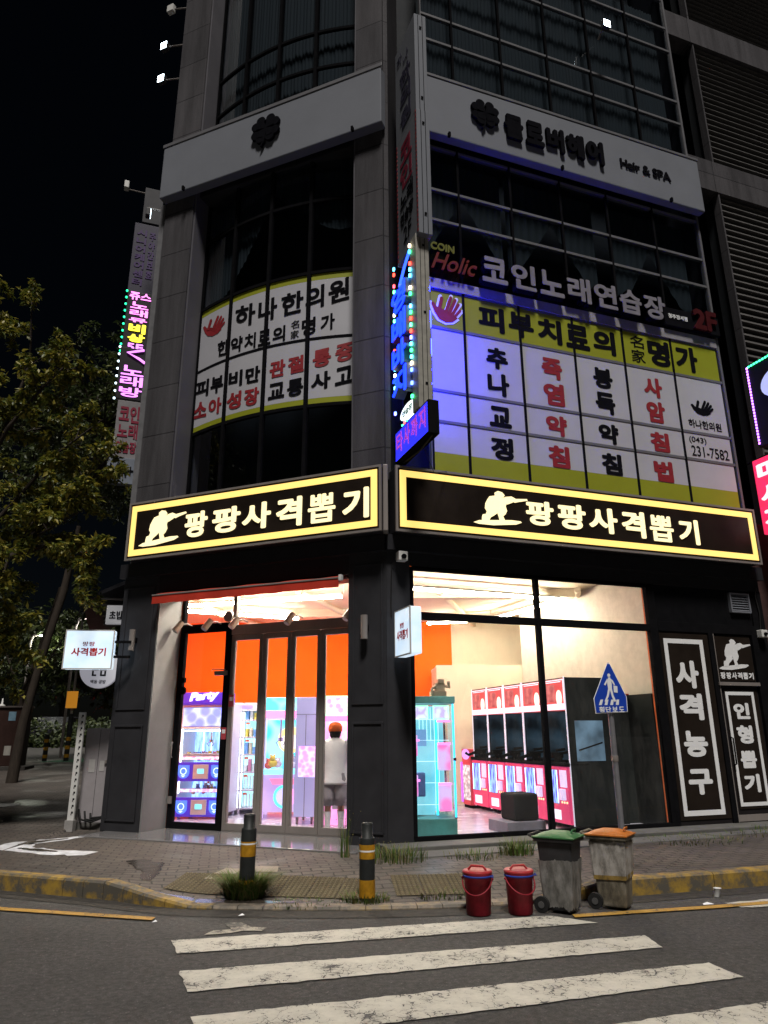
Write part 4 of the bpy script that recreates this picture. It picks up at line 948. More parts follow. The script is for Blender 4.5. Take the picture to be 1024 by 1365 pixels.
t = thing('round_mirror', 'small round grey mirror on an arm above the door mullion', 'mirror', FL, (-3.0,.5,3.4))
part('disc', MB().disc(-3.03,3.47,.085,.085,.46,.49,24), M_alu, t); part('arm', MB().tube([(-3.0,.60,3.44),(-3.02,.49,3.46)], .012, 6), M_black, t)
for x_, z_, lb in ((-2.95,2.12,'small red and white sticker high on the first folding door'),(-3.06,1.62,'small white sticker on the mullion beside the swing door')):
    solo('door_sticker', MB().box(x_-.045,x_+.045,.566,.569,z_-.09,z_+.09).box(x_-.03,x_+.03,.563,.5655,z_+.0,z_+.06,1), [pm('sticker_red', (.45,.06,.08), .5), M_wvinyl], lb, 'sticker', FL, (x_,.567,z_-.09))

# ------------------------------------------------------------------ machines inside the shop
ZF = .206
GAIN = 1.8
def glow(name, a, b, st=.85, sc_=3.0, kind='noise', ax=(1,1,1)): return emn(name, a, b, st, sc_, kind, ax)
M_mwhite = pm('machine_white', (.62,.60,.66), .35, var=.05)
M_purple = pm('machine_purple', (.10,.05,.55), .35, var=.1)
M_violet = em('violet_lit_panel', (.045,.02,.42), .6, base=(.05,.02,.3))
M_cyanlit = glow('cyan_lit_back', (.16,.36,1.0), (.52,.80,1.0), .9, 5, ax=(5,1,1))
M_lilac = glow('lilac_lit_back', (.62,.62,1.0), (.80,.85,1.0), .85, 4)
M_chrome = pm('chrome', (.6,.6,.62), .15, 1.0, var=.03)
M_gl2 = glass('machine_glass', (.93,.98,1.0), .8)
PLUSH = [pm('plush_pink', (.62,.22,.34), .9), pm('plush_cream', (.68,.58,.42), .9), pm('plush_blue', (.18,.32,.62), .9), pm('plush_yellow', (.70,.52,.10), .9), pm('plush_white', (.7,.68,.68), .9), pm('plush_coral', (.65,.16,.10), .9)]
def plushes(n, x0, x1, y0, y1, z, r, seed):
    mb = MB(); rd = random.Random(seed)
    for _ in range(n):
        x_, y_, k = rd.uniform(x0+r, x1-r), rd.uniform(y0+r, y1-r), rd.uniform(.7, 1.15)
        m = rd.randrange(6); zz = z+r*k*.8+rd.random()*r*.6
        mb.ball((x_, y_, zz), r*k, r*k*.9, r*k*.85, 8, m); mb.ball((x_, y_-r*.3, zz+r*k), r*k*.62, n=8, m=m)
        for s in (-1, 1): mb.ball((x_+s*r*k*.4, y_-r*.3, zz+r*k*1.55), r*k*.22, n=6, m=m)
    return mb
def claw(x_, y_, z0, z1, r=.05):
    mb = MB(); mb.cyl((x_,y_,z1),(x_,y_,z0+r*2.4),r*.3); mb.cyl((x_,y_,z0+r*2.4),(x_,y_,z0+r*1.3),r*.8)
    for a in (90,210,330):
        c, s = math.cos(R(a)), math.sin(R(a)); mb.tube([(x_+c*r*.5,y_+s*r*.5,z0+r*1.5),(x_+c*r*1.5,y_+s*r*1.5,z0+r*.9),(x_+c*r*.8,y_+s*r*.8,z0)], r*.16, 5)
    return mb
def shield(mb, cx, cz, w_, h_, y0, y1, m=0):
    mb.prism([(cx-w_/2,cz+h_/2),(cx-w_/2,cz-h_*.05)]+[(cx+w_/2*math.cos(R(a)),cz-h_*.05+h_*.45*math.sin(R(a))) for a in range(195,360,15)]+[(cx+w_/2,cz-h_*.05),(cx+w_/2,cz+h_/2)], y0, y1, m)

# two storey violet crane machine
F = fr(-3.70, 13.50, R(-6)); w_, d_ = .90, .75
t = thing('crane_machine', 'violet two storey crane machine with Party lettering on its marquee', 'crane machine', F, (w_/2, d_/2, ZF), 'machines in the shop')
c = MB(); c.box(0,w_,d_-.04,d_,ZF+.08,2.12); c.box(0,.035,0,d_-.04,ZF+.08,2.12); c.box(w_-.035,w_,0,d_-.04,ZF+.08,2.12)
for z in (ZF+.08,.86,1.24,1.70,2.08): c.box(.036,w_-.036,.01,d_-.05,z,z+.04)
for fx in (.06,w_-.06):
    for fy in (.08,d_-.08): c.cyl((fx,fy,ZF),(fx,fy,ZF+.08),.03)
part('cabinet', c, M_mwhite, t, bevel=.006)
part('lit_back', MB().box(.04,w_-.04,d_-.06,d_-.045,.92,1.70).box(.04,w_-.04,d_-.06,d_-.045,.34,.85), M_cyanlit, t)
part('top_box', MB().box(.04,w_-.04,.02,.05,1.75,2.07), glow('pale_blue_panel', (.22,.28,1.0), (.65,.72,1.0), .85, 5, 'voronoi'), t)
m = MB(); m.box(.0,w_,-.03,.30,2.12,2.34); part('marquee', m, M_violet, t, bevel=.03)
l = MB(); l.text('Party', .14, .66, 2.16, 2.36, -.035, .03, .05); l.v = [(x_+(z_-2.16)*.25, y_, z_+.10*(x_-.4)) for x_, y_, z_ in l.v]
part('marquee_lettering', l, em('violet_neon', (.42,.36,1.0), 2.0), t)
for z0 in (.40,.98):
    p_ = MB(); p_.prism([(.0,z0-.16),(w_,z0-.16),(w_,z0+.16),(0,z0+.16)], -.06, .0); 
    pn = part('control_panel', p_.map(lambda x, y, z, q=z0: (x, y-.02*((z-q)/.16), z)), M_violet, t, bevel=.015)
    s_ = MB(); shield(s_, .15, z0-.0, .20, .22, -.088, -.065); shield(s_, w_-.15, z0-.0, .20, .22, -.088, -.065); part('shield', s_, em('blue_shield', (.07,.20,1.0), .8, base=(.05,.1,.4)), t)
    s_ = MB(); s_.ring(.15,z0+.01,.045,.06,-.094,-.0885,14); s_.ring(w_-.15,z0+.01,.045,.06,-.094,-.0885,14); s_.prism([(.11,z0-.06),(.19,z0-.06),(.15,z0-.09)],-.0945,-.0885); s_.prism([(w_-.19,z0-.06),(w_-.11,z0-.06),(w_-.15,z0-.09)],-.0945,-.0885); part('shield_mark', s_, em('pale_shield_line', (.55,.75,1.0), 1.0), t)
    s_ = MB(); s_.box(.32,.60,-.086,-.064,z0-.12,z0+.12); part('prize_door', s_, M_mwhite, t, bevel=.008)
    s_ = MB(); s_.box(.40,.52,-.092,-.087,z0-.03,z0+.05); part('coin_plate', s_, em('cyan_screen', (.2,.75,.9), .8), t)
b_ = MB()
for z in (1.18,.64):
    b_.box(.06,.84,.02,.05,z,z+.05)
part('prize_ledge', b_, glow('pink_ledge', (1.0,.35,.55), (1.0,.85,.9), .9, 16, 'voronoi'), t)
b_ = MB()
for z in (.92,1.36):
    for x_ in (.20,.36,.54,.70): b_.box(x_,x_+.014,d_-.075,d_-.0605,z-.05 if z < 1 else z-.2,z+.30 if z > 1 else z-.04)
part('back_bars', b_, em('white_bar_light', (.85,.92,1.0), 1.6), t)
part('plush_prizes', plushes(16,.06,.84,.10,.62,1.14,.06,1), PLUSH, t, kind='stuff')
part('plush_prizes', plushes(16,.06,.84,.10,.62,.58,.055,2), PLUSH, t, kind='stuff')
for z in (1.40,.70): part('claw', claw(.48,.33,z,z+.25), M_chrome, t)
part('lit_strip', MB().box(.04,.06,-.005,.005,.62,1.70).box(w_-.06,w_-.04,-.005,.005,.62,1.70).box(.062,w_-.062,-.005,.005,1.66,1.68), em('cool_strip', (.7,.92,1.0), 5), t)
part('glass_front', MB().add([(.04,.0,1.15),(w_-.04,.0,1.15),(w_-.04,.0,1.69),(.04,.0,1.69),(.04,.0,.57),(w_-.04,.0,.57),(w_-.04,.0,.85),(.04,.0,.85)], [(0,1,2,3),(4,5,6,7)]), M_gl2, t)

# glass locker of boxed prizes
F = fr(-3.06, 14.10, R(4)); w_, d_ = .72, .45
t = thing('prize_locker', 'white locker with two columns of lit glass cells beside the violet crane machine', 'prize locker', F, (w_/2, d_/2, ZF), 'machines in the shop')
c = MB(); c.box(0,w_,d_-.03,d_,ZF,2.17); c.box(0,.04,0,d_-.03,ZF,2.17); c.box(w_-.04,w_,0,d_-.03,ZF,2.17); c.box(w_/2-.02,w_/2+.02,0,d_-.03,ZF,2.02)
zc = [ZF+.10+i*.31 for i in range(7)]
for z in zc: c.box(.041,w_/2-.021,.005,d_-.04,z-.015,z+.015); c.box(w_/2+.021,w_-.041,.005,d_-.04,z-.015,z+.015)
c.box(.041,w_-.041,0,d_-.04,2.03,2.17)
part('cabinet', c, M_mwhite, t, bevel=.004)
part('lit_back', MB().box(.042,w_-.042,d_-.05,d_-.035,.32,2.0), glow('aqua_lit_back', (.28,.78,.90), (.62,.93,1.0), .95, 4), t)
part('lit_strip', MB().box(.042,.056,.01,.03,.32,2.0).box(w_-.056,w_-.042,.01,.03,.32,2.0).box(w_/2-.035,w_/2-.022,.01,.03,.32,2.0).box(w_/2+.022,w_/2+.035,.01,.03,.32,2.0), em('cool_strip', (.7,.92,1.0), 5), t)
part('header_label', MB().box(.18,.54,-.006,-.001,2.07,2.13), em('lilac_label', (.35,.25,.85), .7), t)
rd = random.Random(4); b_ = MB()
for i in range(6):
    for j in range(2):
        x0 = .075+j*.335
        if i > 1:
            for k in range(3): b_.box(x0+k*.075, x0+k*.075+.055, .12, .30, zc[i]+.016, zc[i]+.12+rd.random()*.12, rd.randrange(6))
        else:
            for k in range(4): b_.cyl((x0+.02+k*.055,.15,zc[i]+.016),(x0+.02+k*.055,.15,zc[i]+.25),.014,n=8,m=4)
        b_.box(x0+.02, x0+.09, -.004, .004, zc[i]+.235, zc[i]+.275, 5)
part('boxed_prizes', b_, PLUSH, t, kind='stuff')
# aqua and pink crane machine
F = fr(-2.26, 13.40, R(2)); w_, d_ = .98, .85
t = thing('crane_machine', 'aqua and pink crane machine with a round target ring on its front', 'crane machine', F, (w_/2, d_/2, ZF), 'machines in the shop')
c = MB(); c.box(0,w_,.02,d_,ZF+.10,.95); c.box(0,.05,.02,d_,.95,2.0); c.box(w_-.05,w_,.02,d_,.95,2.0); c.box(.051,w_-.051,d_-.04,d_,.95,2.0)
for fx in (.08,w_-.08):
    for fy in (.12,d_-.10): c.cyl((fx,fy,ZF),(fx,fy,ZF+.10),.035)
part('cabinet', c, glow('pink_white_body', (.62,.42,.90), (.85,.60,.95), .45, 2), t, bevel=.012)
part('marquee', MB().box(-.01,w_+.01,-.03,.4,2.02,2.24), glow('aqua_marquee', (.10,.72,.85), (.45,.92,.95), .9, 3, 'voronoi'), t, bevel=.02)
part('pink_rail', MB().box(-.01,w_+.01,-.035,.02,1.88,2.0), em('pink_lit_rail', (1.0,.25,.70), 1.0), t, bevel=.01)
part('lit_back', MB().box(.052,w_-.052,d_-.07,d_-.045,.97,1.86), glow('aqua_poster', (.06,.62,.80), (.40,.85,.95), .9, 3.2, 'voronoi'), t)
s_ = MB(); s_.disc(.50,1.50,.24,.24,d_-.10,d_-.071,24,0); s_.disc(.48,1.46,.17,.15,d_-.12,d_-.101,20,1); s_.disc(.60,1.12,.16,.09,d_-.12,d_-.1,20,2)
part('poster_shapes', s_, [em('poster_yellow', (1.0,.85,.25), .9), em('poster_cream', (1.0,.93,.80), .9), em('poster_pink', (1.0,.45,.65), .9)], t)
part('shelf', MB().box(-.02,w_+.02,-.10,.02,.93,1.02), em('aqua_shelf', (.25,.80,.88), .9), t, bevel=.015)
s_ = MB(); s_.prism([(.22,.86),(.76,.86),(.70,.76),(.28,.76)], -.04, .019); part('prize_flap', s_, em('magenta_flap', (.75,.20,.40), .8), t, bevel=.01)
s_ = MB(); s_.ring(.49,.56,.15,.19,-.012,.018,18,0,-90,90); part('target_ring', s_, em('pink_ring', (1.0,.30,.62), 1.0), t)
s_ = MB(); s_.ring(.49,.56,.15,.19,-.012,.018,18,0,90,270); part('target_ring', s_, em('aqua_ring', (.10,.85,.92), 1.0), t)
s_ = MB(); s_.disc(.49,.56,.14,.14,-.004,.018,24); part('target_disc', s_, em('lilac_disc', (.55,.50,.80), .8), t)
part('plush_prizes', plushes(14,.06,.92,.12,.70,1.0,.075,3), PLUSH, t, kind='stuff'); part('claw', claw(.35,.4,1.40,1.86,.06), M_chrome, t)
# lilac machine end-on and the pink machine the visitor plays
F = fr(-1.50, 12.55, R(-4)); 
t = thing('crane_machine', 'white and lilac crane machine on castors standing side on behind the folding doors', 'crane machine', F, (.17,.3,ZF), 'machines in the shop')
c = MB(); c.box(0,.34,0,.75,.32,.92); c.box(0,.34,0,.75,1.42,1.92); c.box(.0,.05,0,.75,.92,1.42); c.box(0,.34,.7,.75,.92,1.42); c.box(0,.34,0,.75,1.92,2.20)
part('cabinet', c, glow('lilac_body', (.42,.40,.72), (.52,.50,.82), .35, 1.5), t, bevel=.008)
part('seam', MB().box(.165,.175,-.004,.0,.32,.92).box(.165,.175,-.004,.0,1.42,1.91).box(0,.34,-.004,0,1.915,1.925), pm('lilac_seam', (.2,.18,.3), .6), t)
part('lit_cell', MB().box(.055,.33,.02,.04,.93,1.41), glow('pink_cell', (.80,.28,.72), (.55,.60,1.0), .9, 12, 'voronoi'), t)
part('pink_edge', MB().box(.341,.37,-.01,.3,.34,1.90), em('pink_edge_light', (1.0,.18,.60), 1.3), t)
k_ = MB()
for fx in (.05,.29):
    for fy in (.08,.65): k_.cyl((fx-.015,fy,ZF+.04),(fx+.015,fy,ZF+.04),.04,n=12); k_.box(fx-.02,fx+.02,fy-.02,fy+.02,ZF+.06,.32)
part('castor', k_, M_alu, t)
F = fr(-1.08, 12.38, R(-4)); w_, d_ = 1.02, .8
t = thing('crane_machine', 'pink crane machine with green framed marquee that the visitor is playing', 'crane machine', F, (w_/2, d_/2, ZF), 'machines in the shop')
c = MB(); c.box(0,w_,.02,d_,ZF+.1,.98); c.box(0,.05,.02,d_,.98,1.88); c.box(w_-.05,w_,.02,d_,.98,1.88); c.box(.051,w_-.051,d_-.04,d_,.98,1.88)
c.box(.05,w_-.05,.06,d_-.05,ZF,ZF+.1)
part('cabinet', c, glow('hot_pink_body', (.95,.22,.62), (1.0,.50,.85), .7, 2), t, bevel=.012)
part('marquee', MB().box(0,w_,-.02,.4,1.90,2.20), glow('rainbow_marquee', (.85,.35,.80), (.75,.95,.70), .85, 9, 'voronoi'), t)
part('marquee_frame', MB().frame(-.01,w_+.01,1.89,2.21,.03,-.035,-.021), em('mint_frame', (.45,1.0,.62), 1.1), t)
part('lit_back', MB().box(.052,w_-.052,d_-.07,d_-.045,1.0,1.86), glow('pink_back', (1.0,.42,.78), (.55,.68,1.0), .95, 5), t)
part('pink_rail', MB().box(-.01,w_+.01,-.03,.02,1.80,1.885), em('pink_lit_rail', (1.0,.25,.70), 1.0), t)
part('prize_flap', MB().box(.22,.55,-.01,.018,.45,.85), M_mwhite, t, bevel=.01)
part('control_panel', MB().box(.0,w_,-.10,.018,.95,1.03), em('pink_shelf', (.95,.35,.65), .8), t, bevel=.015)
part('plush_prizes', plushes(12,.06,.96,.12,.70,1.03,.08,9), PLUSH, t, kind='stuff'); part('claw', claw(.55,.4,1.40,1.86,.06), M_chrome, t)
# aqua glass machine by the display window
F = fr(.36, 10.98, R(4)); w_, d_ = .66, .95
t = thing('crane_machine', 'aqua lit glass sided machine with teal base next to the corner pier', 'crane machine', F, (w_/2, d_/2, ZF), 'machines in the shop')
part('base', MB().box(0,w_,0,d_,ZF,.44), pm('teal_base', (.07,.26,.25), .4), t, bevel=.01)
part('top_slab', MB().box(-.02,w_+.02,-.02,d_,2.03,2.13), pm('teal_top', (.15,.40,.38), .4), t, bevel=.01)
c = MB()
for x_ in (.0,w_-.03): 
    for y_ in (0,d_-.03): c.box(x_,x_+.03,y_,y_+.03,.44,2.03)
part('corner_post', c, M_chrome, t)
part('lit_strip', MB().box(w_-.03,w_-.004,-.008,-.001,.46,2.02).box(w_*.62,w_*.62+.03,.30,.33,.46,2.0), em('cyan_strip', (.03,.60,1.0), 1.3), t)
part('lit_back', MB().box(.035,w_-.035,d_-.05,d_-.035,.46,2.02).box(.04,w_*.6,.36,.38,.46,1.50), glow('aqua_wall', (.14,.55,.66), (.38,.80,.88), .55, 2), t)
c = MB()
for z in (.52,1.08): c.box(w_*.66,w_-.04,.18,.32,z,z+.36); c.box(.04,w_*.20,.18,.34,z+.2,z+.5)
part('coin_unit', c, glow('pink_unit', (.95,.22,.60), (.70,.55,.95), .6, 5, 'voronoi'), t, bevel=.02)
c = MB()
for z in (.88,1.44,1.76): c.box(w_*.64,w_-.035,.16,.18,z,z+.03); c.box(.04,w_*.24,.16,.18,z+.05,z+.08)
part('pink_bar', c, em('pink_lit_rail', (1.0,.25,.70), 1.0), t)
c = MB()
for k in range(9): c.box(.06+k*.06,.066+k*.06,d_-.06,d_-.0505,.50,2.0)
for k in range(5): c.box(.04,w_-.04,.30,.304,.60+k*.30,.606+k*.30)
part('shelf_edges', c, em('pale_edges', (.65,.95,1.0), .9), t)
part('plush_prizes', plushes(9,.05,.62,.36,.85,.46,.08,21), PLUSH, t, kind='stuff')
c = MB(); c.frame(.05,.29,1.80,2.0,.015,.10,.12); c.frame(.36,.60,1.80,2.0,.015,.10,.12); part('mint_frame', c, em('mint_frame', (.45,1.0,.62), 1.1), t)
c = MB(); c.box(.07,.27,.115,.12,1.82,1.98); c.box(.38,.58,.115,.12,1.82,1.98); part('picture_card', c, glow('card_pattern', (.75,.80,.92), (.55,.40,.75), .8, 12, 'voronoi'), t)
c = MB(); c.box(.05,.28,.30,.34,1.42,1.66); part('screen', c, em('dim_blue_screen', (.14,.30,.52), .7), t, bevel=.01)
c = MB(); c.slab([(.05,.2),(.24,.2),(.24,.38),(.05,.38)], .72, 1.05); part('blue_box', c, pm('blue_box', (.12,.22,.5), .5), t, bevel=.02)
part('glass_side', MB().add([(0,-.001,.44),(w_,-.001,.44),(w_,-.001,2.03),(0,-.001,2.03),(w_+.001,0,.44),(w_+.001,d_,.44),(w_+.001,d_,2.03),(w_+.001,0,2.03)], [(0,1,2,3),(4,5,6,7)]), M_gl2, t)
part('hinge', MB().box(w_-.03,w_+.01,-.03,-.009,1.22,1.26), M_black, t)
c = MB(); c.box(.36,.60,.25,.45,2.131,2.22); c.box(.42,.58,.28,.42,2.221,2.34); c.box(.47,.57,.26,.40,2.341,2.40); c.tube([(.44,.27,2.30),(.37,.24,2.25),(.38,.22,2.16)], .025, 6); c.tube([(.57,.27,2.30),(.64,.24,2.27),(.62,.20,2.36)], .025, 6)
solo('cardboard_figure', c, pm('cardboard', (.50,.36,.27), .85, var=.1), 'small boxy cardboard figure sitting on top of the aqua glass machine', 'cardboard toy', F, (.48,.35,2.131), bevel=.008)
solo('dome_camera', MB().disc(1.18,3.02,.07,.07,17.53,17.598,16).ball((1.18,17.53,3.02),.05,n=10,m=1), [M_white, M_black], 'small white dome camera on the orange back wall', 'camera', W_, (1.18,17.55,2.95))

# five shooting machines in a row
FG = fr(1.76, 15.0, R(-72.6)); w_, d_ = .705, .95
LBS = ['shooting machine with red panels farthest from the display window','second shooting machine from the back of the shop','middle shooting machine of the red row','shooting machine partly behind the window mullion','shooting machine nearest the display window with a black side wall']
M_mred = pm('machine_red', (.55,.030,.055), .35, var=.08)
Z0 = 0
t = thing('shooting_machine', LBS[0], 'shooting machine', FG, (w_/2, 0, ZF), 'red shooting machines in a row')
c = MB(); c.box(0,.02,0,d_,.26,2.44); c.box(w_-.02,w_,0,d_,.26,2.44); c.box(.021,w_-.021,d_-.03,d_,.26,2.44); c.box(.021,w_-.021,.0,d_-.031,2.42,2.44); c.box(.021,w_-.021,.01,d_-.031,.26,.30)
for fx in (.08,w_-.08):
    for fy in (.1,d_-.1): c.cyl((fx,fy,ZF),(fx,fy,.26),.035,n=10)
part('cabinet', c, pm('black_cabinet', (.013,.016,.017), .45), t)
part('edge_trim', MB().box(.0,.022,-.012,-.001,.26,2.45).box(w_-.022,w_,-.012,-.001,.26,2.45), em('silver_lit_trim', (.62,.60,.75), .45, base=(.5,.5,.55)), t)
part('marquee', MB().box(.023,w_-.023,-.01,.25,1.94,2.42), em('red_marquee', (.52,.07,.085), .42, base=(.4,.05,.05)), t)
m_ = MB(); m_.frame(.024,w_-.024,1.945,2.415,.018,-.015,-.011); m_.box(.10,w_-.10,-.016,-.011,2.37,2.385); m_.box(.05,w_-.05,-.03,-.011,1.95,2.04); part('marquee_label', m_, em('pale_pink_label', (.85,.62,.72), .75, base=(.5,.4,.45)), t)
m_ = MB(); m_.box(.10,.40,-.014,-.0105,2.07,2.34); part('marquee_picture', m_, glow('dusky_red_picture', (.25,.03,.05), (.75,.28,.25), .5, 5), t)
m_ = MB(); m_.disc(.53,2.13,.085,.12,-.02,-.011,20); m_.ring(.53,2.13,.05,.062,-.024,-.0205,20); part('marquee_badge', m_, em('cream_badge', (.85,.70,.62), .75), t)
m_ = MB(); m_.box(.023,.028,.02,.88,1.18,1.93); m_.box(.1,w_-.1,.86,.875,1.25,1.85); part('target_screen', m_, glow('dim_target_wall', (.004,.008,.012), (.04,.075,.11), .35, 2.5), t)
m_ = MB(); m_.disc(.50,1.45,.08,.13,.55,.58,16); m_.cyl((.50,.565,1.19),(.50,.565,1.33),.02); part('target', m_, M_black, t)
part('counter', MB().box(.0,w_,-.09,.35,1.10,1.16), M_black, t, bevel=.02)
m_ = MB(); m_.box(.023,w_-.023,-.06,.22,.28,1.095); part('front_panel', m_, em('machine_red_lit', (.62,.05,.20), .36, base=(.5,.03,.06)), t, bevel=.01)
m_ = MB(); m_.box(.07,.40,-.068,-.061,.56,1.05); part('prize_window', m_, glow('blue_violet_window', (.07,.06,.55), (.25,.55,1.0), .85, 9, 'voronoi', (2.5,1,.6)), t)
m_ = MB(); m_.box(.375,.392,-.0755,-.0685,.57,1.04); m_.box(.075,.087,-.0755,-.0685,.57,1.04); part('window_light', m_, em('blue_tube_light', (.25,.55,1.0), 3.0), t)
m_ = MB()
for k in range(3): m_.disc(.49+k*.07,.585,.016,.016,-.075,-.061,12)
part('buttons', m_, em('warm_buttons', (1.0,.6,.35), .9), t)
m_ = MB(); m_.frame(.06,.41,.55,1.06,.012,-.074,-.0685); part('window_frame', m_, M_chrome, t)
m_ = MB(); m_.box(.46,.66,-.068,-.061,.80,1.05); m_.box(.50,.62,-.12,-.069,.62,.78); part('coin_unit', m_, em('lilac_coin_unit', (.55,.45,.75), .6, base=(.4,.4,.45)), t, bevel=.008)
m_ = MB(); m_.box(.13,.43,-.07,-.061,.33,.47); part('prize_flap', m_, em('white_flap', (.75,.72,.85), .7), t, bevel=.01)
g_ = MB(); g_.tube([(.30,-.05,1.27),(.36,.14,1.30),(.46,.45,1.36)], .017, 8); g_.box(.27,.34,-.10,.10,1.22,1.30); g_.prism([(.28,1.10),(.33,1.10),(.345,1.24),(.30,1.24)], -.04, .02); g_.tube([(.29,-.10,1.25),(.27,-.24,1.20),(.27,-.30,1.24)], .026, 6); g_.cyl((.33,.05,1.16),(.33,.05,1.24),.03); g_.cyl((.33,-.02,1.335),(.37,.12,1.35),.02)
part('toy_rifle', g_, M_black, t)
for i in range(1, 5):
    q = copy_tree(t); q.matrix_world = FG @ Matrix.Translation((w_/2+i*.717, 0, ZF)); q['label'] = LBS[i]; last = q
ORG[last.name] = (w_/2, 0, ZF)
m_ = MB(); m_.box(w_+.002,w_+.008,.12,.62,1.18,1.78); part('side_window', m_, glow('dim_side_window', (.02,.03,.04), (.16,.26,.36), .5, 2.0), last)
g_ = MB(); g_.tube([(w_+.016,.16,1.34),(w_+.016,.58,1.45)], .012, 6); g_.map(lambda x, y, z: (x, y, z)); part('rifle_barrel', g_, M_black, last)
F = FG @ Matrix.Translation((-.40,-.10,0))
t = thing('capsule_machine', 'small red and purple vending machine at the far end of the red row', 'vending machine', F, (.22,.3,ZF))
part('cabinet', MB().box(0,.38,0,.6,ZF+.05,1.30), em('red_small_cabinet', (.50,.05,.07), .25, base=(.4,.03,.05)), t, bevel=.02)
part('side_sign', MB().box(.06,.39,-.012,-.001,.35,1.0), glow('capsule_window', (.75,.70,.72), (.15,.15,.2), .6, 14, 'voronoi'), t)
part('purple_edge', MB().box(-.03,.03,-.02,.0,.3,1.05), em('purple_edge_light', (.42,.10,.75), .9), t)
part('header', MB().disc(.22,1.20,.18,.10,-.012,-.001,20), em('blue_red_header', (.45,.25,.75), .8), t)
part('base', MB().box(.02,.43,.02,.58,ZF,ZF+.05), M_black, t)
t = thing('speaker_stool', 'black padded block on a low grey plinth just inside the display window', 'stool', FR, (2.25,.62,ZF))
part('plinth', MB().box(1.98,2.62,.35,.95,ZF,.36), pm('lilac_grey_plinth', (.20,.19,.23), .5), t, bevel=.01)
part('pad', MB().box(2.14,2.55,.40,.85,.362,.74), pm('black_pad', (.012,.012,.014), .8, bump=.2), t, bevel=.05, seg=3)

# ------------------------------------------------------------------ the visitor
def skin(joints, edges, sub=2):
    me = bpy.data.meshes.new('skin'); me.from_pydata([j[0] for j in joints], edges, [])
    o = bpy.data.objects.new('skin', me); COL.objects.link(o)
    md = o.modifiers.new('s', 'SKIN'); md.use_smooth_shade = True
    for i, j in enumerate(joints):
        r = j[1]; me.skin_vertices[0].data[i].radius = (r, r) if not isinstance(r, tuple) else r
        me.skin_vertices[0].data[i].use_root = (i == 0)
    s_ = o.modifiers.new('u', 'SUBSURF'); s_.levels = sub; s_.render_levels = sub
    dg = bpy.context.evaluated_depsgraph_get(); dg.update()
    m2 = bpy.data.meshes.new_from_object(o.evaluated_get(dg))
    mb = MB(); mb.add([tuple(v.co) for v in m2.vertices], [tuple(p.vertices) for p in m2.polygons], 0, True)
    bpy.data.objects.remove(o); bpy.data.meshes.remove(me); bpy.data.meshes.remove(m2); return mb
J = [((0,0,.84),(.10,.07)),((0,.0,1.02),(.115,.085)),((0,.005,1.20),(.14,.09)),((0,-.005,1.31),(.06,.055)),((0,.01,1.37),.048),((0,.02,1.435),(.068,.080)),((0,.02,1.50),(.072,.082)),((0,.015,1.545),.05)]
Ed = [(i, i+1) for i in range(7)]
def chain(start, js):
    k = start
    for p, r in js: J.append((p, r)); Ed.append((k, len(J)-1)); k = len(J)-1
    return k
for s in (-1, 1):
    chain(0, [((s*.082,.0,.77),.068),((s*.095,.01,.46),.056),((s*.10,-.015,.30),.054),((s*.10,.0,.07),.034),((s*.105,.06,.035),.036),((s*.11,.15,.025),.032)])
    wr = chain(2, [((s*.155,.0,1.27),.050),((s*.205,.03,1.03),.040),((s*.165,.20,.95),.030),((s*.145,.26,.945),.028),((s*.140,.30,.94),.026)])
    for k in range(4): chain(wr, [((s*(.140+.018*(k-1.5)),.335,.935),.0095),((s*(.140+.019*(k-1.5)),.365-.006*abs(k-1.5),.922),.0085),((s*(.140+.019*(k-1.5)),.382-.008*abs(k-1.5),.902),.0075)])
    chain(wr-1, [((s*.110,.285,.940),.010),((s*.095,.315,.930),.009)])
J.append(((0,.105,1.455),.012)); Ed.append((5, len(J)-1))
FPn = fr(-.775, 11.62, R(4), ZF)
t = thing('person', 'person seen from behind in an orange cap, white shirt and grey shorts playing a machine', 'person', FPn, (0,0,0))
body = skin(J, Ed); part('body', body, pm('skin', (.50,.27,.20), .55, var=.06), t)
def loft(rings, n=28, wr=0.0, seed=0):
    mb = MB(); rd = random.Random(seed); ph = [rd.random()*6.28 for _ in range(6)]; vs = []
    for k, (z, rx, ry, cx, cy) in enumerate(rings):
        for i in range(n):
            a = 2*math.pi*i/n; g = 1+wr*(k/len(rings))*(math.sin(3*a+ph[0])+.7*math.sin(5*a+ph[1]+k*.5))
            vs.append((cx+rx*g*math.cos(a), cy+ry*g*math.sin(a), z))
    fs = [(k*n+i, k*n+(i+1)%n, (k+1)*n+(i+1)%n, (k+1)*n+i) for k in range(len(rings)-1) for i in range(n)]
    return mb.add(vs, [f[::-1] for f in fs], 0, True)
sh = loft([(1.345,.062,.060,0,.0),(1.325,.10,.075,0,0),(1.295,.165,.095,0,0),(1.24,.192,.118,0,.0),(1.10,.188,.130,0,.0),(.95,.188,.135,0,.0),(.82,.194,.140,0,0),(.70,.206,.160,0,0),(.665,.208,.162,0,0),(.67,.198,.152,0,0)], wr=.035, seed=3)
for s in (-1, 1): sh.tube([(s*.145,.0,1.29),(s*.19,.005,1.21),(s*.218,.025,1.08),(s*.222,.04,1.02)], .06, 16, caps=False, radii=[.055,.072,.075,.078])
part('shirt', sh, pm('white_cotton', (.86,.83,.84), .85, var=.06, scale=5, bump=.9, bscale=13), t)
so = MB()
for s in (-1, 1):
    q = loft([(.86,.105,.118,s*.07,0),(.74,.112,.128,s*.078,-.005),(.64,.110,.122,s*.085,-.003),(.5,.106,.114,s*.095,.0),(.37,.106,.108,s*.10,0),(.375,.096,.098,s*.10,0)], 22, .03, 5+s); so.add(q.v, q.f, 0, True)
part('shorts', so, pm('grey_cotton', (.34,.31,.33), .85), t)
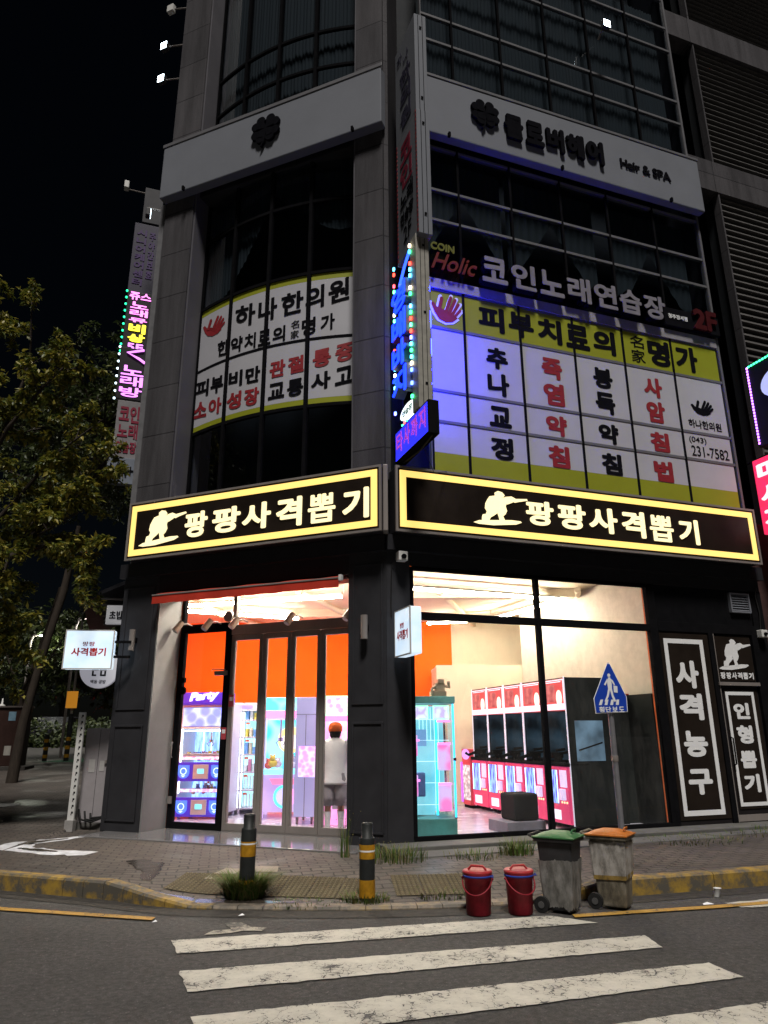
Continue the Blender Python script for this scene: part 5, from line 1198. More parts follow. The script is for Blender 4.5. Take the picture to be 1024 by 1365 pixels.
so = MB(); 
for s in (-1, 1): so.tube([(s*.10,-.005,.06),(s*.10,-.008,.16),(s*.10,-.013,.29)], .05, 14, caps=False, radii=[.042,.044,.056])
part('socks', so, pm('white_sock', (.68,.66,.68), .9), t)
so = MB()
for s in (-1, 1): so.ball((s*.105,.055,.035), .052, .135, .048, 14); so.box(s*.105-.048,s*.105+.048,-.075,.175,0,.018)
part('shoes', so, M_white, t)
hr = MB(); hr.ball((0,.0,1.435), .098, .100, .085, 18); hr.ball((.045,-.03,1.385), .042, .045, .05, 12); hr.ball((-.045,-.03,1.385), .042, .045, .05, 12); hr.ball((0,-.055,1.385), .055, .035, .045, 12)
part('hair', hr, pm('black_hair', (.02,.015,.014), .6), t)
cp = MB(); cp.lathe([(.106,1.435),(.110,1.46),(.105,1.51),(.085,1.548),(.05,1.57),(0.0005,1.576)], (0,.005,0), 24)
part('cap', cp, pm('orange_cap', (.75,.14,.03), .8), t)
br_ = MB(); br_.slab([(.105*math.cos(R(a)), .06+.15*math.sin(R(a))) for a in range(0,181,15)], 1.438, 1.446); part('cap_peak', br_, pm('orange_cap', (.75,.14,.03), .8), t)

# ------------------------------------------------------------------ street furniture on the corner
GAIN = 1.0
M_bol = pm('black_bollard', (.018,.020,.020), .5, var=.3, scale=9, bump=.1)
M_band = pm('amber_reflective_band', (.36,.18,.012), .45, var=.35, scale=12)
def bollard(x, y, label, h, bands):
    z = pav_z(x, y)
    t = thing('bollard', label, 'bollard', fr(x, y, 0, z), (0,0,0), 'black and amber bollards at the kerb')
    part('post', MB().lathe([(.078,-.05),(.078,h-.15),(.074,h-.135),(.060,h-.13),(.060,h-.015),(.052,h),(0.0005,h)], n=28), M_bol, t)
    for a, b in bands: part('reflective_band', MB().lathe([(.0795,a),(.0795,b)], n=28), M_band, t)
    part('white_stripe', MB().lathe([(.0802,h*.62),(.0802,h*.62+.015)], n=28), M_wvinyl, t)
bollard(-1.42, 8.08, 'black and amber bollard standing in a big tuft of grass', .76, [(.02,.14),(.36,.50)])
bollard(-.19, 7.90, 'black and amber bollard with clean base in front of the corner pier', .70, [(.02,.18),(.37,.50)])

def grass(name, label, x, y, n, r, h, seed, spread=.5, kinds=0):
    rd = random.Random(seed); mb = MB(); z0 = pav_z(x, y)-.01
    for _ in range(n):
        a = rd.random()*6.283; q = r*math.sqrt(rd.random()); bx, by = x+q*math.cos(a), y+q*math.sin(a)*.8
        hh = h*rd.uniform(.5,1.15); lean = rd.uniform(.1,1)*spread*hh; b = a+rd.uniform(-.9,.9); wd = rd.uniform(.003,.006)
        px, py = -math.sin(b)*wd, math.cos(b)*wd
        p = []
        for k, u in enumerate((0,.45,.8,1)):
            X, Y, Z = bx+math.cos(b)*lean*u*u, by+math.sin(b)*lean*u*u, z0+hh*(u-.25*u*u*spread)
            f = (1,.8,.5,.05)[k]; p += [(X-px*f,Y-py*f,Z),(X+px*f,Y+py*f,Z)]
        mb.add(p, [(0,1,3,2),(2,3,5,4),(4,5,7,6)], rd.randrange(3), True)
        if kinds and rd.random() < kinds:                  # seed head
            mb.ball((X, Y, Z), .006, n=5, m=2)
    solo(name, mb, [pm('grass_green', (.045,.095,.014), .7, var=.3), pm('grass_light', (.10,.15,.03), .7, var=.3), pm('grass_dry', (.17,.15,.06), .8, var=.3)], label, 'weeds', W_, (x, y, z0), 'weeds along the pavement')
grass('grass_tuft', 'big bushy tuft of grass around the foot of the amber banded bollard', -1.42, 8.02, 1300, .19, .30, 1, 1.15)
grass('weed', 'low green weeds around the clean bollard beside the kerb', -.20, 7.86, 260, .24, .10, 2, .9)
grass('weed', 'tall seeding weeds at the foot of the dark pier beside the folding doors', -.50, 9.60, 34, .07, .52, 3, .22, .5)
grass('weed', 'wild weeds along the corner pier behind the clean bollard', .10, 9.35, 300, .40, .19, 4, .6, .15)
grass('weed', 'low weeds growing in paving joints right of the clean bollard', .55, 8.05, 150, .32, .07, 5, .9)
grass('weed', 'green weed clump by the window step behind the red buckets', 1.62, 9.75, 260, .22, .22, 6, .7)
grass('weed', 'thin row of weeds under the display window step', 1.05, 9.5, 130, .35, .12, 7, .8)
grass('weed', 'sparse dark weeds along the step below the tall poster', 4.2, 10.85, 260, .75, .08, 8, .9)
grass('weed', 'weeds in the joint at the right end of the step', 5.6, 11.4, 160, .6, .12, 9, .8)
# grass on the kerb joint
grass('weed', 'low grass along the kerb joint between the two bollards', -.8, 7.80, 160, .35, .05, 12, .9)

# wheeled bins
def scuff(name, c1, c2, c3):
    if name in MC: return MC[name]
    m = bpy.data.materials.new(name); MC[name] = m; t, n, l = nt(m); b = n['Principled BSDF']; tc = n.new('ShaderNodeTexCoord')
    nz = n.new('ShaderNodeTexNoise'); nz.inputs['Scale'].default_value = 6; nz.inputs['Detail'].default_value = 9; nz.inputs['Roughness'].default_value = .72
    mp = n.new('ShaderNodeMapping'); mp.inputs['Scale'].default_value = (1,1,.5); l.new(tc.outputs['Object'], mp.inputs[0]); l.new(mp.outputs[0], nz.inputs['Vector'])
    rp = n.new('ShaderNodeValToRGB'); e = rp.color_ramp.elements; e[0].position = .36; e[0].color = (*c1,1); e[1].position = .66; e[1].color = (*c3,1); x = e.new(.5); x.color = (*c2,1)
    l.new(nz.outputs[0], rp.inputs[0]); l.new(rp.outputs[0], b.inputs['Base Color']); b.inputs['Roughness'].default_value = .45
    bp = n.new('ShaderNodeBump'); bp.inputs['Strength'].default_value = .35; bp.inputs['Distance'].default_value = .015; l.new(nz.outputs[0], bp.inputs['Height']); l.new(bp.outputs[0], b.inputs['Normal'])
    return m
def bin_(x, y, rz, label, lid_m, body_m, wrap_m, wrap, lid_label):
    F = fr(x, y, rz, .0) @ Matrix.Scale(.74, 4)
    t = thing('wheelie_bin', label, 'wheeled bin', F, (0,0,.004), 'wheeled bins on the road')
    w_, d_ = .40, .46
    def tap(mb): return mb.map(lambda x, y, z: (x*(.80+.20*min(1,z/.84)), y*(.74+.26*min(1,z/.84)), z))
    b = MB(); b.box(-w_/2,w_/2,-d_/2,d_/2,.03,.84); tap(b); b.v = [(x_, y_+(.0 if z_ > .5 else 0), z_) for x_, y_, z_ in b.v]
    bo = part('body', b, body_m, t, bevel=.03, seg=3)
    part('rim', MB().box(-.235,.235,-.265,.265,.825,.875), body_m, t, bevel=.015)
    # ragged sleeve of wrapping around the body
    n_ = 96; vs = []; rd = random.Random(int(x*100)); ph = [rd.random()*6 for _ in range(8)]; jag = [.03*mnoise.noise(Vector((q*.35, x*7, 0)))+.035*mnoise.noise(Vector((q*.9, y*5, 3)))+(.05*rd.random() if rd.random() < .06 else 0) for q in range(n_)]
    per = [(-1,-1),(1,-1),(1,1),(-1,1)]
    for k in range(9):
        for i in range(n_):
            s_ = i/n_*4; e = int(s_); f = s_-e; a, c = per[e], per[(e+1) % 4]
            px, py = a[0]+(c[0]-a[0])*f, a[1]+(c[1]-a[1])*f
            lo = wrap[0]+jag[i]; hi = wrap[1]+.010*math.sin(i*.2+ph[2])+jag[(i+31)%n_]*.25
            z = lo+(hi-lo)*k/8; g = .80+.20*z/.84; g2 = .74+.26*z/.84
            wv = 1.035+.016*math.sin(i*.55+z*9+ph[3])+.012*math.sin(i*1.3-z*16+ph[4])+.01*math.sin(z*31+i*.2)
            vs.append((px*w_/2*g*wv, py*d_/2*g2*wv, z))
    wm = MB().add(vs, [(k*n_+i, k*n_+(i+1)%n_, (k+1)*n_+(i+1)%n_, (k+1)*n_+i) for k in range(8) for i in range(n_)], 0, True)
    part('wrapping', wm, wrap_m, t)
    if wrap[0] > .2:
        q = MB(); pv_ = []
        for z in (.36,.41):
            g, g2 = (.80+.20*z/.84)*1.055, (.74+.26*z/.84)*1.055; pv_ += [(-.2*g,-.23*g2,z),(.2*g,-.23*g2,z+.02),(.2*g,.23*g2,z),(-.2*g,.23*g2,z-.015)]
        q.add(pv_, [(k,(k+1)%4,4+(k+1)%4,4+k) for k in range(4)]); part('tape', q, scuff('yellowed_tape', (.08,.06,.03), (.26,.17,.04), (.34,.24,.08)), t)
    l = MB(); vs = []; nn = 10
    for i in range(nn+1):
        for j in range(nn+1):
            u, v = i/nn*2-1, j/nn*2-1; z = .885+.045*(1-u**4)*(1-v**4)+.012*(1 if abs(u) < .55 and abs(v) < .6 else 0)
            vs.append((u*.245, v*.275, z))
    l.add(vs, [(i*(nn+1)+j,(i+1)*(nn+1)+j,(i+1)*(nn+1)+j+1,i*(nn+1)+j+1) for i in range(nn) for j in range(nn)], 0, True); l.box(-.246,.246,-.276,.276,.872,.886)
    ld = part('lid', l, lid_m, t, label=lid_label)
    h = MB(); h.tube([(-.07,-.20,.93),(-.07,-.21,.965),(.07,-.21,.965),(.07,-.20,.93)], .011, 8); part('lid_handle', h, lid_m, t if False else ld)
    h = MB(); h.tube([(-.19,.26,.86),(-.19,.335,.895),(.19,.335,.895),(.19,.26,.86)], .016, 8); part('handle', h, body_m, t)
    for s in (-1, 1):
        wl_ = part('wheel', MB().cyl((s*.175,.205,.095),(s*.225,.205,.095),.095,n=24), M_rub, t); part('hub', MB().cyl((s*.2255,.205,.095),(s*.232,.205,.095),.04,n=16), pm('grey_hub', (.08,.08,.08), .5), wl_)
bin_(1.66, 7.52, R(58), 'grubby dark wheeled bin with grey wrapping and a green lid', pm('green_lid', (.035,.13,.045), .45, var=.25), pm('dark_bin_plastic', (.028,.028,.030), .5, var=.3), scuff('grey_wrapping', (.07,.068,.062), (.15,.145,.135), (.26,.25,.24)), (.06,.61), 'green lid')
bin_(2.20, 7.66, R(58), 'dirty pale wheeled bin with torn white wrapping and an orange lid', pm('orange_lid', (.42,.13,.02), .45, var=.3), scuff('stained_bin', (.05,.045,.035), (.13,.115,.085), (.24,.215,.17)), scuff('white_wrapping', (.15,.14,.125), (.33,.31,.285), (.45,.43,.41)), (.37,.80), 'scuffed orange lid')
# red buckets
M_bk = pm('red_bucket', (.22,.012,.022), .42, var=.32, scale=14, bump=.1); M_bl = pm('red_bucket_lid', (.34,.03,.035), .35, var=.15, scale=8)
def bucket(x, y, label, rz):
    F = fr(x, y, rz, .004)
    t = thing('lidded_bucket', label, 'bucket', F, (0,0,0), 'red buckets on the road')
    part('body', MB().lathe([(.105,0),(.112,.01),(.128,.33),(.136,.335),(.136,.35),(.128,.352)], n=32), M_bk, t)
    part('rope', MB().lathe([(.132,.315),(.139,.322),(.137,.334),(.131,.33)], n=32).tube([(.13,-.04,.325),(.155,-.05,.32),(.15,-.03,.335)], .007, 6), pm('blue_cord', (.02,.04,.25), .6), t)
    part('lid', MB().lathe([(.138,.350),(.142,.362),(.128,.374),(.105,.368),(.06,.372),(.0005,.374)], n=32), M_bl, t)
    part('lid_handle', MB().tube([(-.085,0,.372),(-.055,0,.405),(.055,0,.405),(.085,0,.372)], .011, 8), M_bl, t)
    h = MB(); h.tube([(.138*math.cos(R(a)), -.012-.145*math.sin(R(a))*.55-.06*math.sin(R(a)), .30-.12*math.sin(R(a))) for a in range(0,181,12)], .007, 6)
    h.ball((.14,-.005,.30), .014, n=8); h.ball((-.14,-.005,.30), .014, n=8); part('bail', h, M_bk, t)
bucket(.855, 7.42, 'dark red lidded bucket standing nearest the bollards', R(-18)); bucket(1.245, 7.44, 'dark red lidded bucket standing next to the green lidded bin', R(14))
# pedestrian crossing sign
t = thing('crossing_sign', 'blue five sided pedestrian crossing sign on a grey post behind the bins', 'road sign', fr(2.80, 9.25, 0, .16), (0,0,0))
part('post', MB().cyl((0,0,-.05),(0,0,2.06),.036,n=20), pm('galvanised_post', (.26,.26,.28), .4, .5), t)
part('clamp', MB().lathe([(.04,1.10),(.042,1.11),(.042,1.16),(.04,1.17)], n=20), M_alu, t)
FSg = [(-.20,1.66),(.20,1.68),(.205,1.86),(.03,2.28),(-.0,2.28),(-.21,1.84)]
t2 = lambda k, y0, y1, m: m.prism([(x*k, 1.92+(z-1.92)*k) for x, z in FSg], y0, y1)
part('plate', t2(1.0, -.056, -.045, MB()), M_wvinyl, t, bevel=.004)
part('blue_face', t2(.955, -.0595, -.0565, MB()), pm('sign_blue', (.012,.055,.42), .4, var=.06), t)
s_ = MB(); y = -.0600
s_.disc(.005,2.125,.019,.022,y-.002,y,16)
s_.prism([(-.005,2.10),(.02,2.10),(.032,2.02),(.028,1.955),(-.018,1.955),(-.024,2.03)], y-.0024, y)
s_.prism([(-.018,1.965),(.008,1.965),(-.02,1.87),(-.06,1.80),(-.078,1.808),(-.042,1.88)], y-.0028, y); s_.prism([(.0,1.965),(.028,1.965),(.04,1.88),(.066,1.812),(.046,1.80),(.018,1.86)], y-.0032, y)
s_.prism([(-.02,2.085),(-.012,2.06),(-.05,2.0),(-.066,2.012)], y-.0036, y); s_.prism([(.022,2.085),(.03,2.05),(.058,2.0),(.07,2.01),(.05,2.06)], y-.004, y)
s_.prism([(.05,2.0),(.098,1.99),(.094,1.91),(.048,1.918)], y-.0044, y)
for k in range(4): x_ = -.125+k*.066; s_.prism([(x_,1.83),(x_+.032,1.83),(x_+.008+.004*k,1.765),(x_-.028+.004*k,1.765)], y-.001-.0001*k, y)
for k, ch in enumerate('횡단보도'): s_.text(ch, -.155+k*.082, -.088+k*.082, 1.678, 1.745, y, .002, .02)
part('symbol', s_, M_wvinyl, t)
# litter
F = fr(3.35, 8.10, 0, .004)
t = thing('paper_cup', 'crumpled white paper cup lying at the yellow kerb', 'litter', F, (0,0,0))
part('cup', MB().lathe([(.026,0),(.038,.085),(.040,.088),(.036,.086),(.024,.006)], n=18).map(lambda x, y, z: (x+.2*z, y, z*.9)), M_white, t)
for x_, y_, s_, lb in ((3.1,7.72,.05,'grey scrap of paper lying on the right yellow line'),(-1.33,7.38,.03,'tiny white scrap of paper in the gutter between the left bollard and the stripes'),(-2.06,7.16,.025,'white scrap lying at the end of the left yellow line')):
    m_ = MB(); m_.add([(x_-s_,y_-s_*.4,.012),(x_+s_,y_-s_*.5,.020),(x_+s_*.9,y_+s_*.4,.012),(x_+.1*s_,y_+s_*.55,.028),(x_-s_*.8,y_+s_*.5,.014)], [(0,1,3),(1,2,3),(0,3,4)]); solo('paper_scrap', m_, M_wvinyl, lb, 'litter', W_, (x_,y_,.012))

# ------------------------------------------------------------------ left flank: cabinet, pipes, signs
FC = fr(-4.66, 12.42, R(-4), .165)
t = thing('meter_cabinet', 'pale grey meter cabinet standing against the dark left pier', 'utility cabinet', FC, (0,0,0))
part('body', MB().box(-.30,.18,0,.40,.10,1.55), pm('pale_cabinet', (.30,.28,.29), .5, var=.08), t, bevel=.01)
part('plinth', MB().box(-.32,.20,-.02,.42,0,.10), M_concrete, t)
c = MB(); c.box(-.06,-.055,-.003,.0,.12,1.53); part('door_seam', c, M_black, t)
c = MB(); c.box(-.20,-.10,-.004,-.001,.86,1.06); c.box(-.02,.06,-.004,-.001,.88,1.04); part('paper_label', c, pm('grey_label', (.42,.41,.40), .7), t)
part('handle', MB().box(.07,.10,-.03,-.001,1.0,1.05), M_alu, t)
c = MB()
for k in range(3): c.tube([(-.28+.1*k,-.02,.30-.03*k),(-.2+.08*k,-.09,.16),(-.02,-.10,.12+.03*k),(.2,-.06,.20)], .016, 7)
part('hose', c, M_rub, t)
t = thing('slotted_post', 'white slotted steel upright beside the pale meter cabinet', 'steel post', fr(-4.97, 12.22, R(-8), .165), (0,0,0))
part('upright', MB().box(-.055,.055,-.02,.02,.16,1.80), M_white, t, bevel=.004)
c = MB()
for k in range(16): c.box(.005,.035,-.0235,-.0205,.26+k*.098,.29+k*.098); c.box(-.0,.012,-.0232,-.0204,.235+k*.098,.2595+k*.098)
part('slots', c, M_black, t); part('foot', MB().box(-.07,.07,-.05,.05,0,.16), pm('grey_foot', (.3,.29,.28), .7), t)
t = thing('wall_conduit', 'grey conduit and bracket pipes running up the left edge of the building', 'pipe', FL, (-4.95,.2,2.0))
c = MB(); c.tube([(-4.93,.25,1.7),(-4.93,.25,2.4),(-4.88,.22,2.9),(-4.88,.22,3.6)], .03, 8); c.tube([(-4.86,.12,5.4),(-4.86,.12,12.0)], .045, 8); c.tube([(-4.86,.14,13.2),(-4.86,.14,19)], .05, 8)
part('pipe', c, pm('grey_conduit', (.22,.22,.22), .5), t)
c = MB(); c.box(-4.98,-4.86,.05,.30,5.42,12.0); part('cable_tray', c, pm('tray_metal', (.16,.16,.17), .5), t)
# round sign of the workshop next door, sushi sign
F = fr(-5.05, 12.95, R(6))
t = thing('round_sign', 'white round sign with square block emblem hanging behind the square light box', 'projecting sign', F, (0,0,2.38))
part('disc', MB().disc(0,2.73,.34,.34,-.04,.04,36), em('dim_white_disc', (.26,.25,.29), .8, base=(.5,.5,.5)), t, bevel=.008)
e = MB(); e.frame(-.125,-.01,2.70,2.86,.03,-.046,-.041); e.frame(.01,.125,2.70,2.86,.03,-.046,-.041); e.box(-.09,-.045,-.046,-.041,2.60,2.628); e.box(-.12,-.09,-.046,-.041,2.60,2.69); e.box(.02,.12,-.046,-.041,2.60,2.628); e.box(.02,.05,-.046,-.041,2.629,2.69); e.box(.09,.12,-.046,-.041,2.629,2.69)
e.text('백동 공방', -.13, .13, 2.47, 2.535, -.041, .004, .02); part('emblem', e, M_ink, t)
part('arm', MB().box(.34,.62,-.015,.015,2.80,2.83), M_alu, t)
F = fr(-4.86, 13.0, R(4))
t = thing('sushi_sign', 'small dim square sushi sign high on the left flank', 'projecting sign', F, (0,0,3.5))
part('box', MB().box(-.19,.17,-.05,.05,3.52,3.86), em('dim_grey_sign', (.16,.155,.165), .8, base=(.4,.4,.4)), t, bevel=.01)
l = MB(); l.text('초밥', -.13, .11, 3.60, 3.76, -.053, .004, .03); part('lettering', l, M_ink, t)
part('arm', MB().box(.17,.42,-.015,.015,3.66,3.70), M_black, t)
t = thing('side_canopy', 'slanted dark canopy with slat lights along the side street wall', 'canopy', FS, (3,.3,3.6))
c = MB(); c.add([(.9,.0,4.35),(6,.0,4.35),(6,.75,3.95),(.9,.75,3.95),(.9,.0,4.28),(6,.0,4.28),(6,.75,3.88),(.9,.75,3.88)], [(0,1,2,3),(7,6,5,4),(0,3,7,4),(3,2,6,7),(1,5,6,2)]); part('roof', c, M_char2, t)
c = MB()
for k in range(6): c.box(1.3+k*.7,1.34+k*.7,.05,.62,4.02+.0*k,4.05)
part('rafter', c, M_alu, t)
# projecting signs along the side street (frame FS: x along the street, y outward)
FSP = lambda x: FS @ Matrix.Translation((x, 0, 0)) @ Matrix.Rotation(R(-90), 4, 'Z')
def vsign(x, w0, w1, z0, z1, label, face_m, rows, let_m, border=None, arm=True, off=.03, nm='street_sign'):
    F = FSP(x)        # local x: -y of FS (towards the wall is +x), so the sign spans -w1..-w0
    t = thing(nm, label, 'projecting sign', F, (-(w0+w1)/2, 0, z0), 'signs along the side street')
    part('sign_box', MB().box(-w1,-w0,-.08,.08,z0,z1), face_m, t, bevel=.01)
    l = MB()
    for ch, a, b, c, d in rows: l.text(ch, -w1+a*(w1-w0), -w1+b*(w1-w0), z0+c*(z1-z0), z0+d*(z1-z0), -.083, .008, off)
    part('lettering', l, let_m, t)
    if border:
        b_ = MB(); n_ = int((z1-z0)/.17)
        for k in range(n_+1):
            z = z0+(z1-z0)*k/n_; b_.ball((-w1-.02,-.06,z), .028, n=6); b_.ball((-w0+.02,-.06,z), .028, n=6)
        part('bulb', b_, border, t)
    if arm: part('arm', MB().box(-w0,.02,-.02,.02,z0+.2,z0+.24).box(-w0,.02,-.02,.02,z1-.24,z1-.2), M_black, t)
    return t
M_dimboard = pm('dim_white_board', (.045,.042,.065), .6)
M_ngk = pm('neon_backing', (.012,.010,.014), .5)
M_vio = em('violet_neon_tube', (.85,.25,1.0), 2.0)
V = lambda s, z0, z1, a=.15, b=.85: [(ch, a, b, z1-(i+1)*(z1-z0)/len(s)+.01, z1-i*(z1-z0)/len(s)-.01) for i, ch in enumerate(s)]
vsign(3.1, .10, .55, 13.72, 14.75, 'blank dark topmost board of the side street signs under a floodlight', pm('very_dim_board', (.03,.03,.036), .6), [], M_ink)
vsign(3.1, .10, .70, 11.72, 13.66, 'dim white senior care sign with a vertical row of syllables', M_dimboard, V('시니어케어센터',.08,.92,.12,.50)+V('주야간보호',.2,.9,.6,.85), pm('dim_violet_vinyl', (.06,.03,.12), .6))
t = vsign(3.0, .10, .68, 10.06, 11.66, 'pink and yellow neon music bar sign ringed with green bulbs', M_ngk, [('쥬스',.08,.92,.86,.99)]+V('노래',.58,.84)+V('뮤',.48,.57), em('pink_neon_tube', (1.0,.25,.85), 2.2), em('green_bulb', (.02,.9,.35), 3), off=.02)
l = MB(); l.text('비', -.58, -.20, 10.55, 10.80, -.09, .01, .05); l.text('상', -.58, -.20, 10.32, 10.53, -.09, .01, .05); part('lettering', l, em('yellow_neon_tube', (1.0,.85,.05), 2.0), t, label='yellow neon lettering')
l = MB(); l.text('5F', -.57, -.22, 10.10, 10.28, -.09, .01, .02); part('lettering', l, M_vio, t, label='violet floor number')
t = vsign(2.7, .08, .68, 8.72, 10.0, 'violet neon karaoke sign with a bent arrow and white bulbs', M_ngk, V('노래방',.04,.66,.10,.90), M_vio, em('white_bulb', (.7,.9,1.0), 3), off=.015)
a = MB(); a.tube([(-.18,-.10,9.98),(-.52,-.10,9.86),(-.26,-.10,9.74),(-.14,-.10,9.66)], .028, 8); part('arrow_tube', a, M_vio, t)
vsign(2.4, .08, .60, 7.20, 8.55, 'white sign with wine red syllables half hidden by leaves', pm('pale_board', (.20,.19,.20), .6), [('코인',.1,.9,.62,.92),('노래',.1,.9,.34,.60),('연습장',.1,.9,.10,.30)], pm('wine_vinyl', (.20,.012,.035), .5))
vsign(2.1, .08, .66, 6.55, 7.12, 'lowest side street sign, blue grey with dark scrawled letters', pm('blue_grey_board', (.16,.18,.22), .6), [('NA+',.1,.9,.25,.75)], M_ink, off=.0)
# floodlights on arms
M_fl = em('flood_lens', (.75,.90,1.0), 14)
def flood(F, p, q, label, lit=True):
    t = thing('floodlight', label, 'floodlight', F, p, 'floodlights on the facade edges')
    part('arm', MB().tube([p, (q[0], q[1], p[2]+.02), q], .018, 6), M_alu, t)
    part('housing', MB().box(q[0]-.10,q[0]+.07,q[1]-.05,q[1]+.06,q[2]-.10,q[2]+.10), M_white if not lit else M_char, t, bevel=.015)
    part('lens', MB().box(q[0]-.095,q[0]+.065,q[1]-.053,q[1]-.0505,q[2]-.09,q[2]+.09), M_fl if lit else M_white, t)
flood(FL, (-4.86,.1,16.35), (-5.28,.0,16.38), 'upper lit floodlight on an arm at the left roof edge')
flood(FL, (-4.86,.1,15.38), (-5.26,.0,15.42), 'lower lit floodlight of the pair at the left edge')
flood(FL, (-4.86,.1,17.45), (-5.22,.0,17.48), 'unlit white floodlight at the left edge above the lit pair', False)
flood(FS, (2.2,-.02,13.5), (2.2,.40,13.35), 'single lit floodlight over the dim side street boards')
flood(FS, (3.2,-.02,14.7), (3.2,1.0,14.8), 'small unlit floodlight at the top of the side street boards', False)
flood(FR, (5.0,-.05,16.05), (4.9,-.45,15.95), 'lit floodlight at the top of the right facade')
# red and violet signs at the right edge (frame FP shifted)
t = thing('massage_sign', 'pink red lit massage sign with white syllables at the right edge', 'projecting sign', FP, (.8,7.25,4.7))
part('sign_box', MB().box(.20,.95,7.22,7.42,5.0,6.42), em('pink_red_face', (1.0,.03,.12), 1.0), t, bevel=.02)
l = MB()
for ch, z in zip('마사지', (5.98,5.54,5.10)): l.text(ch, .28, .86, z, z+.36, 7.216, .01, .05)
part('lettering', l, em('white_lit_letter', (1.0,.85,.88), 1.15), t)
part('arm', MB().tube([(-.0,7.32,6.45),(.5,7.32,6.47),(1.0,7.32,6.45)], .02, 6), M_black, t)
part('edge_glow_tube', MB().box(.955,.965,7.24,7.40,5.03,6.4), em('pink_tube', (1.0,.06,.25), 14), t)
t = thing('led_frame_sign', 'sign outlined with violet and green LED dots at the right edge', 'projecting sign', FP, (.85,7.3,6.6))
part('sign_box', MB().box(.33,1.6,7.32,7.46,6.66,8.35), M_ngk, t, bevel=.01)
b_ = MB()
for k in range(26): z = 6.72+k*.062; b_.box(.34,.37,7.305,7.318,z,z+.038)
part('led_dots', b_, em('violet_led', (.45,.15,1.0), 6), t)
b_ = MB()
for k in range(18): x_ = .38+k*.066; b_.box(x_,x_+.04,7.305,7.318,8.29,8.32)
part('led_dots', b_, em('green_led', (.05,1.0,.35), 5), t, label='row of green LED dots')
l = MB(); l.disc(1.05,7.75,.45,.30,7.295,7.3185,24); part('lit_shape', l, em('pale_violet_face', (.55,.6,1.0), .8), t)

# ------------------------------------------------------------------ trees and the side street
def leafm(name, a, b, c):
    m = bpy.data.materials.new(name); t, n, l = nt(m); bs = n['Principled BSDF']
    g = n.new('ShaderNodeNewGeometry'); rp = n.new('ShaderNodeValToRGB'); e = rp.color_ramp.elements
    e[0].color = (*a,1); e[1].color = (*c,1); x = e.new(.5); x.color = (*b,1); l.new(g.outputs['Random Per Island'], rp.inputs[0])
    l.new(rp.outputs[0], bs.inputs['Base Color']); bs.inputs['Roughness'].default_value = .5
    tl = n.new('ShaderNodeBsdfTranslucent'); l.new(rp.outputs[0], tl.inputs[0]); mx = n.new('ShaderNodeMixShader'); mx.inputs[0].default_value = .3
    l.new(bs.outputs[0], mx.inputs[1]); l.new(tl.outputs[0], mx.inputs[2]); l.new(mx.outputs[0], n['Material Output'].inputs[0]); return m
M_bark = pm('bark', (.034,.026,.020), .85, var=.4, scale=14, bump=.6, bscale=40, streak=.25)
def tree(name, label, base, path, limbs, nleaf, leaf, lm, seed, twig=.9, group='street trees', bark=None, fan=5):
    """path: trunk points; limbs: list of point lists; leaves sit on twigs that leave the outer part of each limb"""
    rd = random.Random(seed); t = thing(name, label, 'tree', W_, base, group)
    tr = MB(); n_ = len(path); r0 = path[0][3]
    tr.tube([p[:3] for p in path], .1, 10, radii=[p[3] for p in path])
    part('trunk', tr, bark or M_bark, t)
    br = MB(); tw = []
    for L in limbs:
        P = [Vector(p) for p in L]; rr = [.055*(1-.8*i/(len(P)-1)) for i in range(len(P))]
        br.tube(P, .05, 6, radii=rr)
        for i in range(len(P)-1):
            for k in range(fan):
                u = (k+rd.random())/fan; o = P[i].lerp(P[i+1], u)
                if i == 0 and u < .45: continue
                d = (P[i+1]-P[i]).normalized(); q = Vector((rd.gauss(0,1), rd.gauss(0,1), rd.gauss(.1,.6))); q = (q-d*q.dot(d)*.5).normalized()
                e = o+(q+d*.5)*twig*rd.uniform(.5,1.2); m_ = o.lerp(e, .5)+Vector((0,0,.06)); e.z -= .12*twig
                br.tube([o, m_, e], .01, 4, caps=False, radii=[.014,.009,.004]); tw.append((o, m_, e))
                for _ in range(2):
                    o2 = m_.lerp(e, rd.random()); q = Vector((rd.gauss(0,1), rd.gauss(0,1), rd.gauss(-.15,.5))).normalized()
                    e2 = o2+q*twig*.55*rd.uniform(.5,1.2); br.tube([o2, e2], .006, 3, caps=False, radii=[.007,.003]); tw.append((o2, o2.lerp(e2,.5), e2))
    part('limbs', br, bark or M_bark, t)
    lf = MB(); vs = []; fs = []
    for _ in range(nleaf):
        a, b, c = tw[rd.randrange(len(tw))]; u = rd.random()**.7
        p = a.lerp(b, u*2) if u < .5 else b.lerp(c, u*2-1)
        p = p+Vector((rd.gauss(0,1), rd.gauss(0,1), rd.gauss(0,1)))*.035
        d = Vector((rd.gauss(0,1), rd.gauss(0,1), rd.gauss(-.5,.7))).normalized(); up = Vector((rd.gauss(0,.5), rd.gauss(0,.5), 1))
        s_ = d.cross(up).normalized(); nn = s_.cross(d); L = leaf*rd.uniform(.65,1.25); w_ = L*.24
        o = len(vs); m1 = p+d*L*.45-nn*L*.05
        vs += [p, p+d*L*.4+s_*w_+nn*L*.05, p+d*L-nn*L*.10, p+d*L*.4-s_*w_+nn*L*.05, m1]
        fs += [(o,o+1,o+4),(o+1,o+2,o+4),(o+2,o+3,o+4),(o+3,o,o+4)]
    lf.add(vs, fs, 0, True); part('crown', lf, lm, t, kind='stuff')
    return t
rd = random.Random(21)
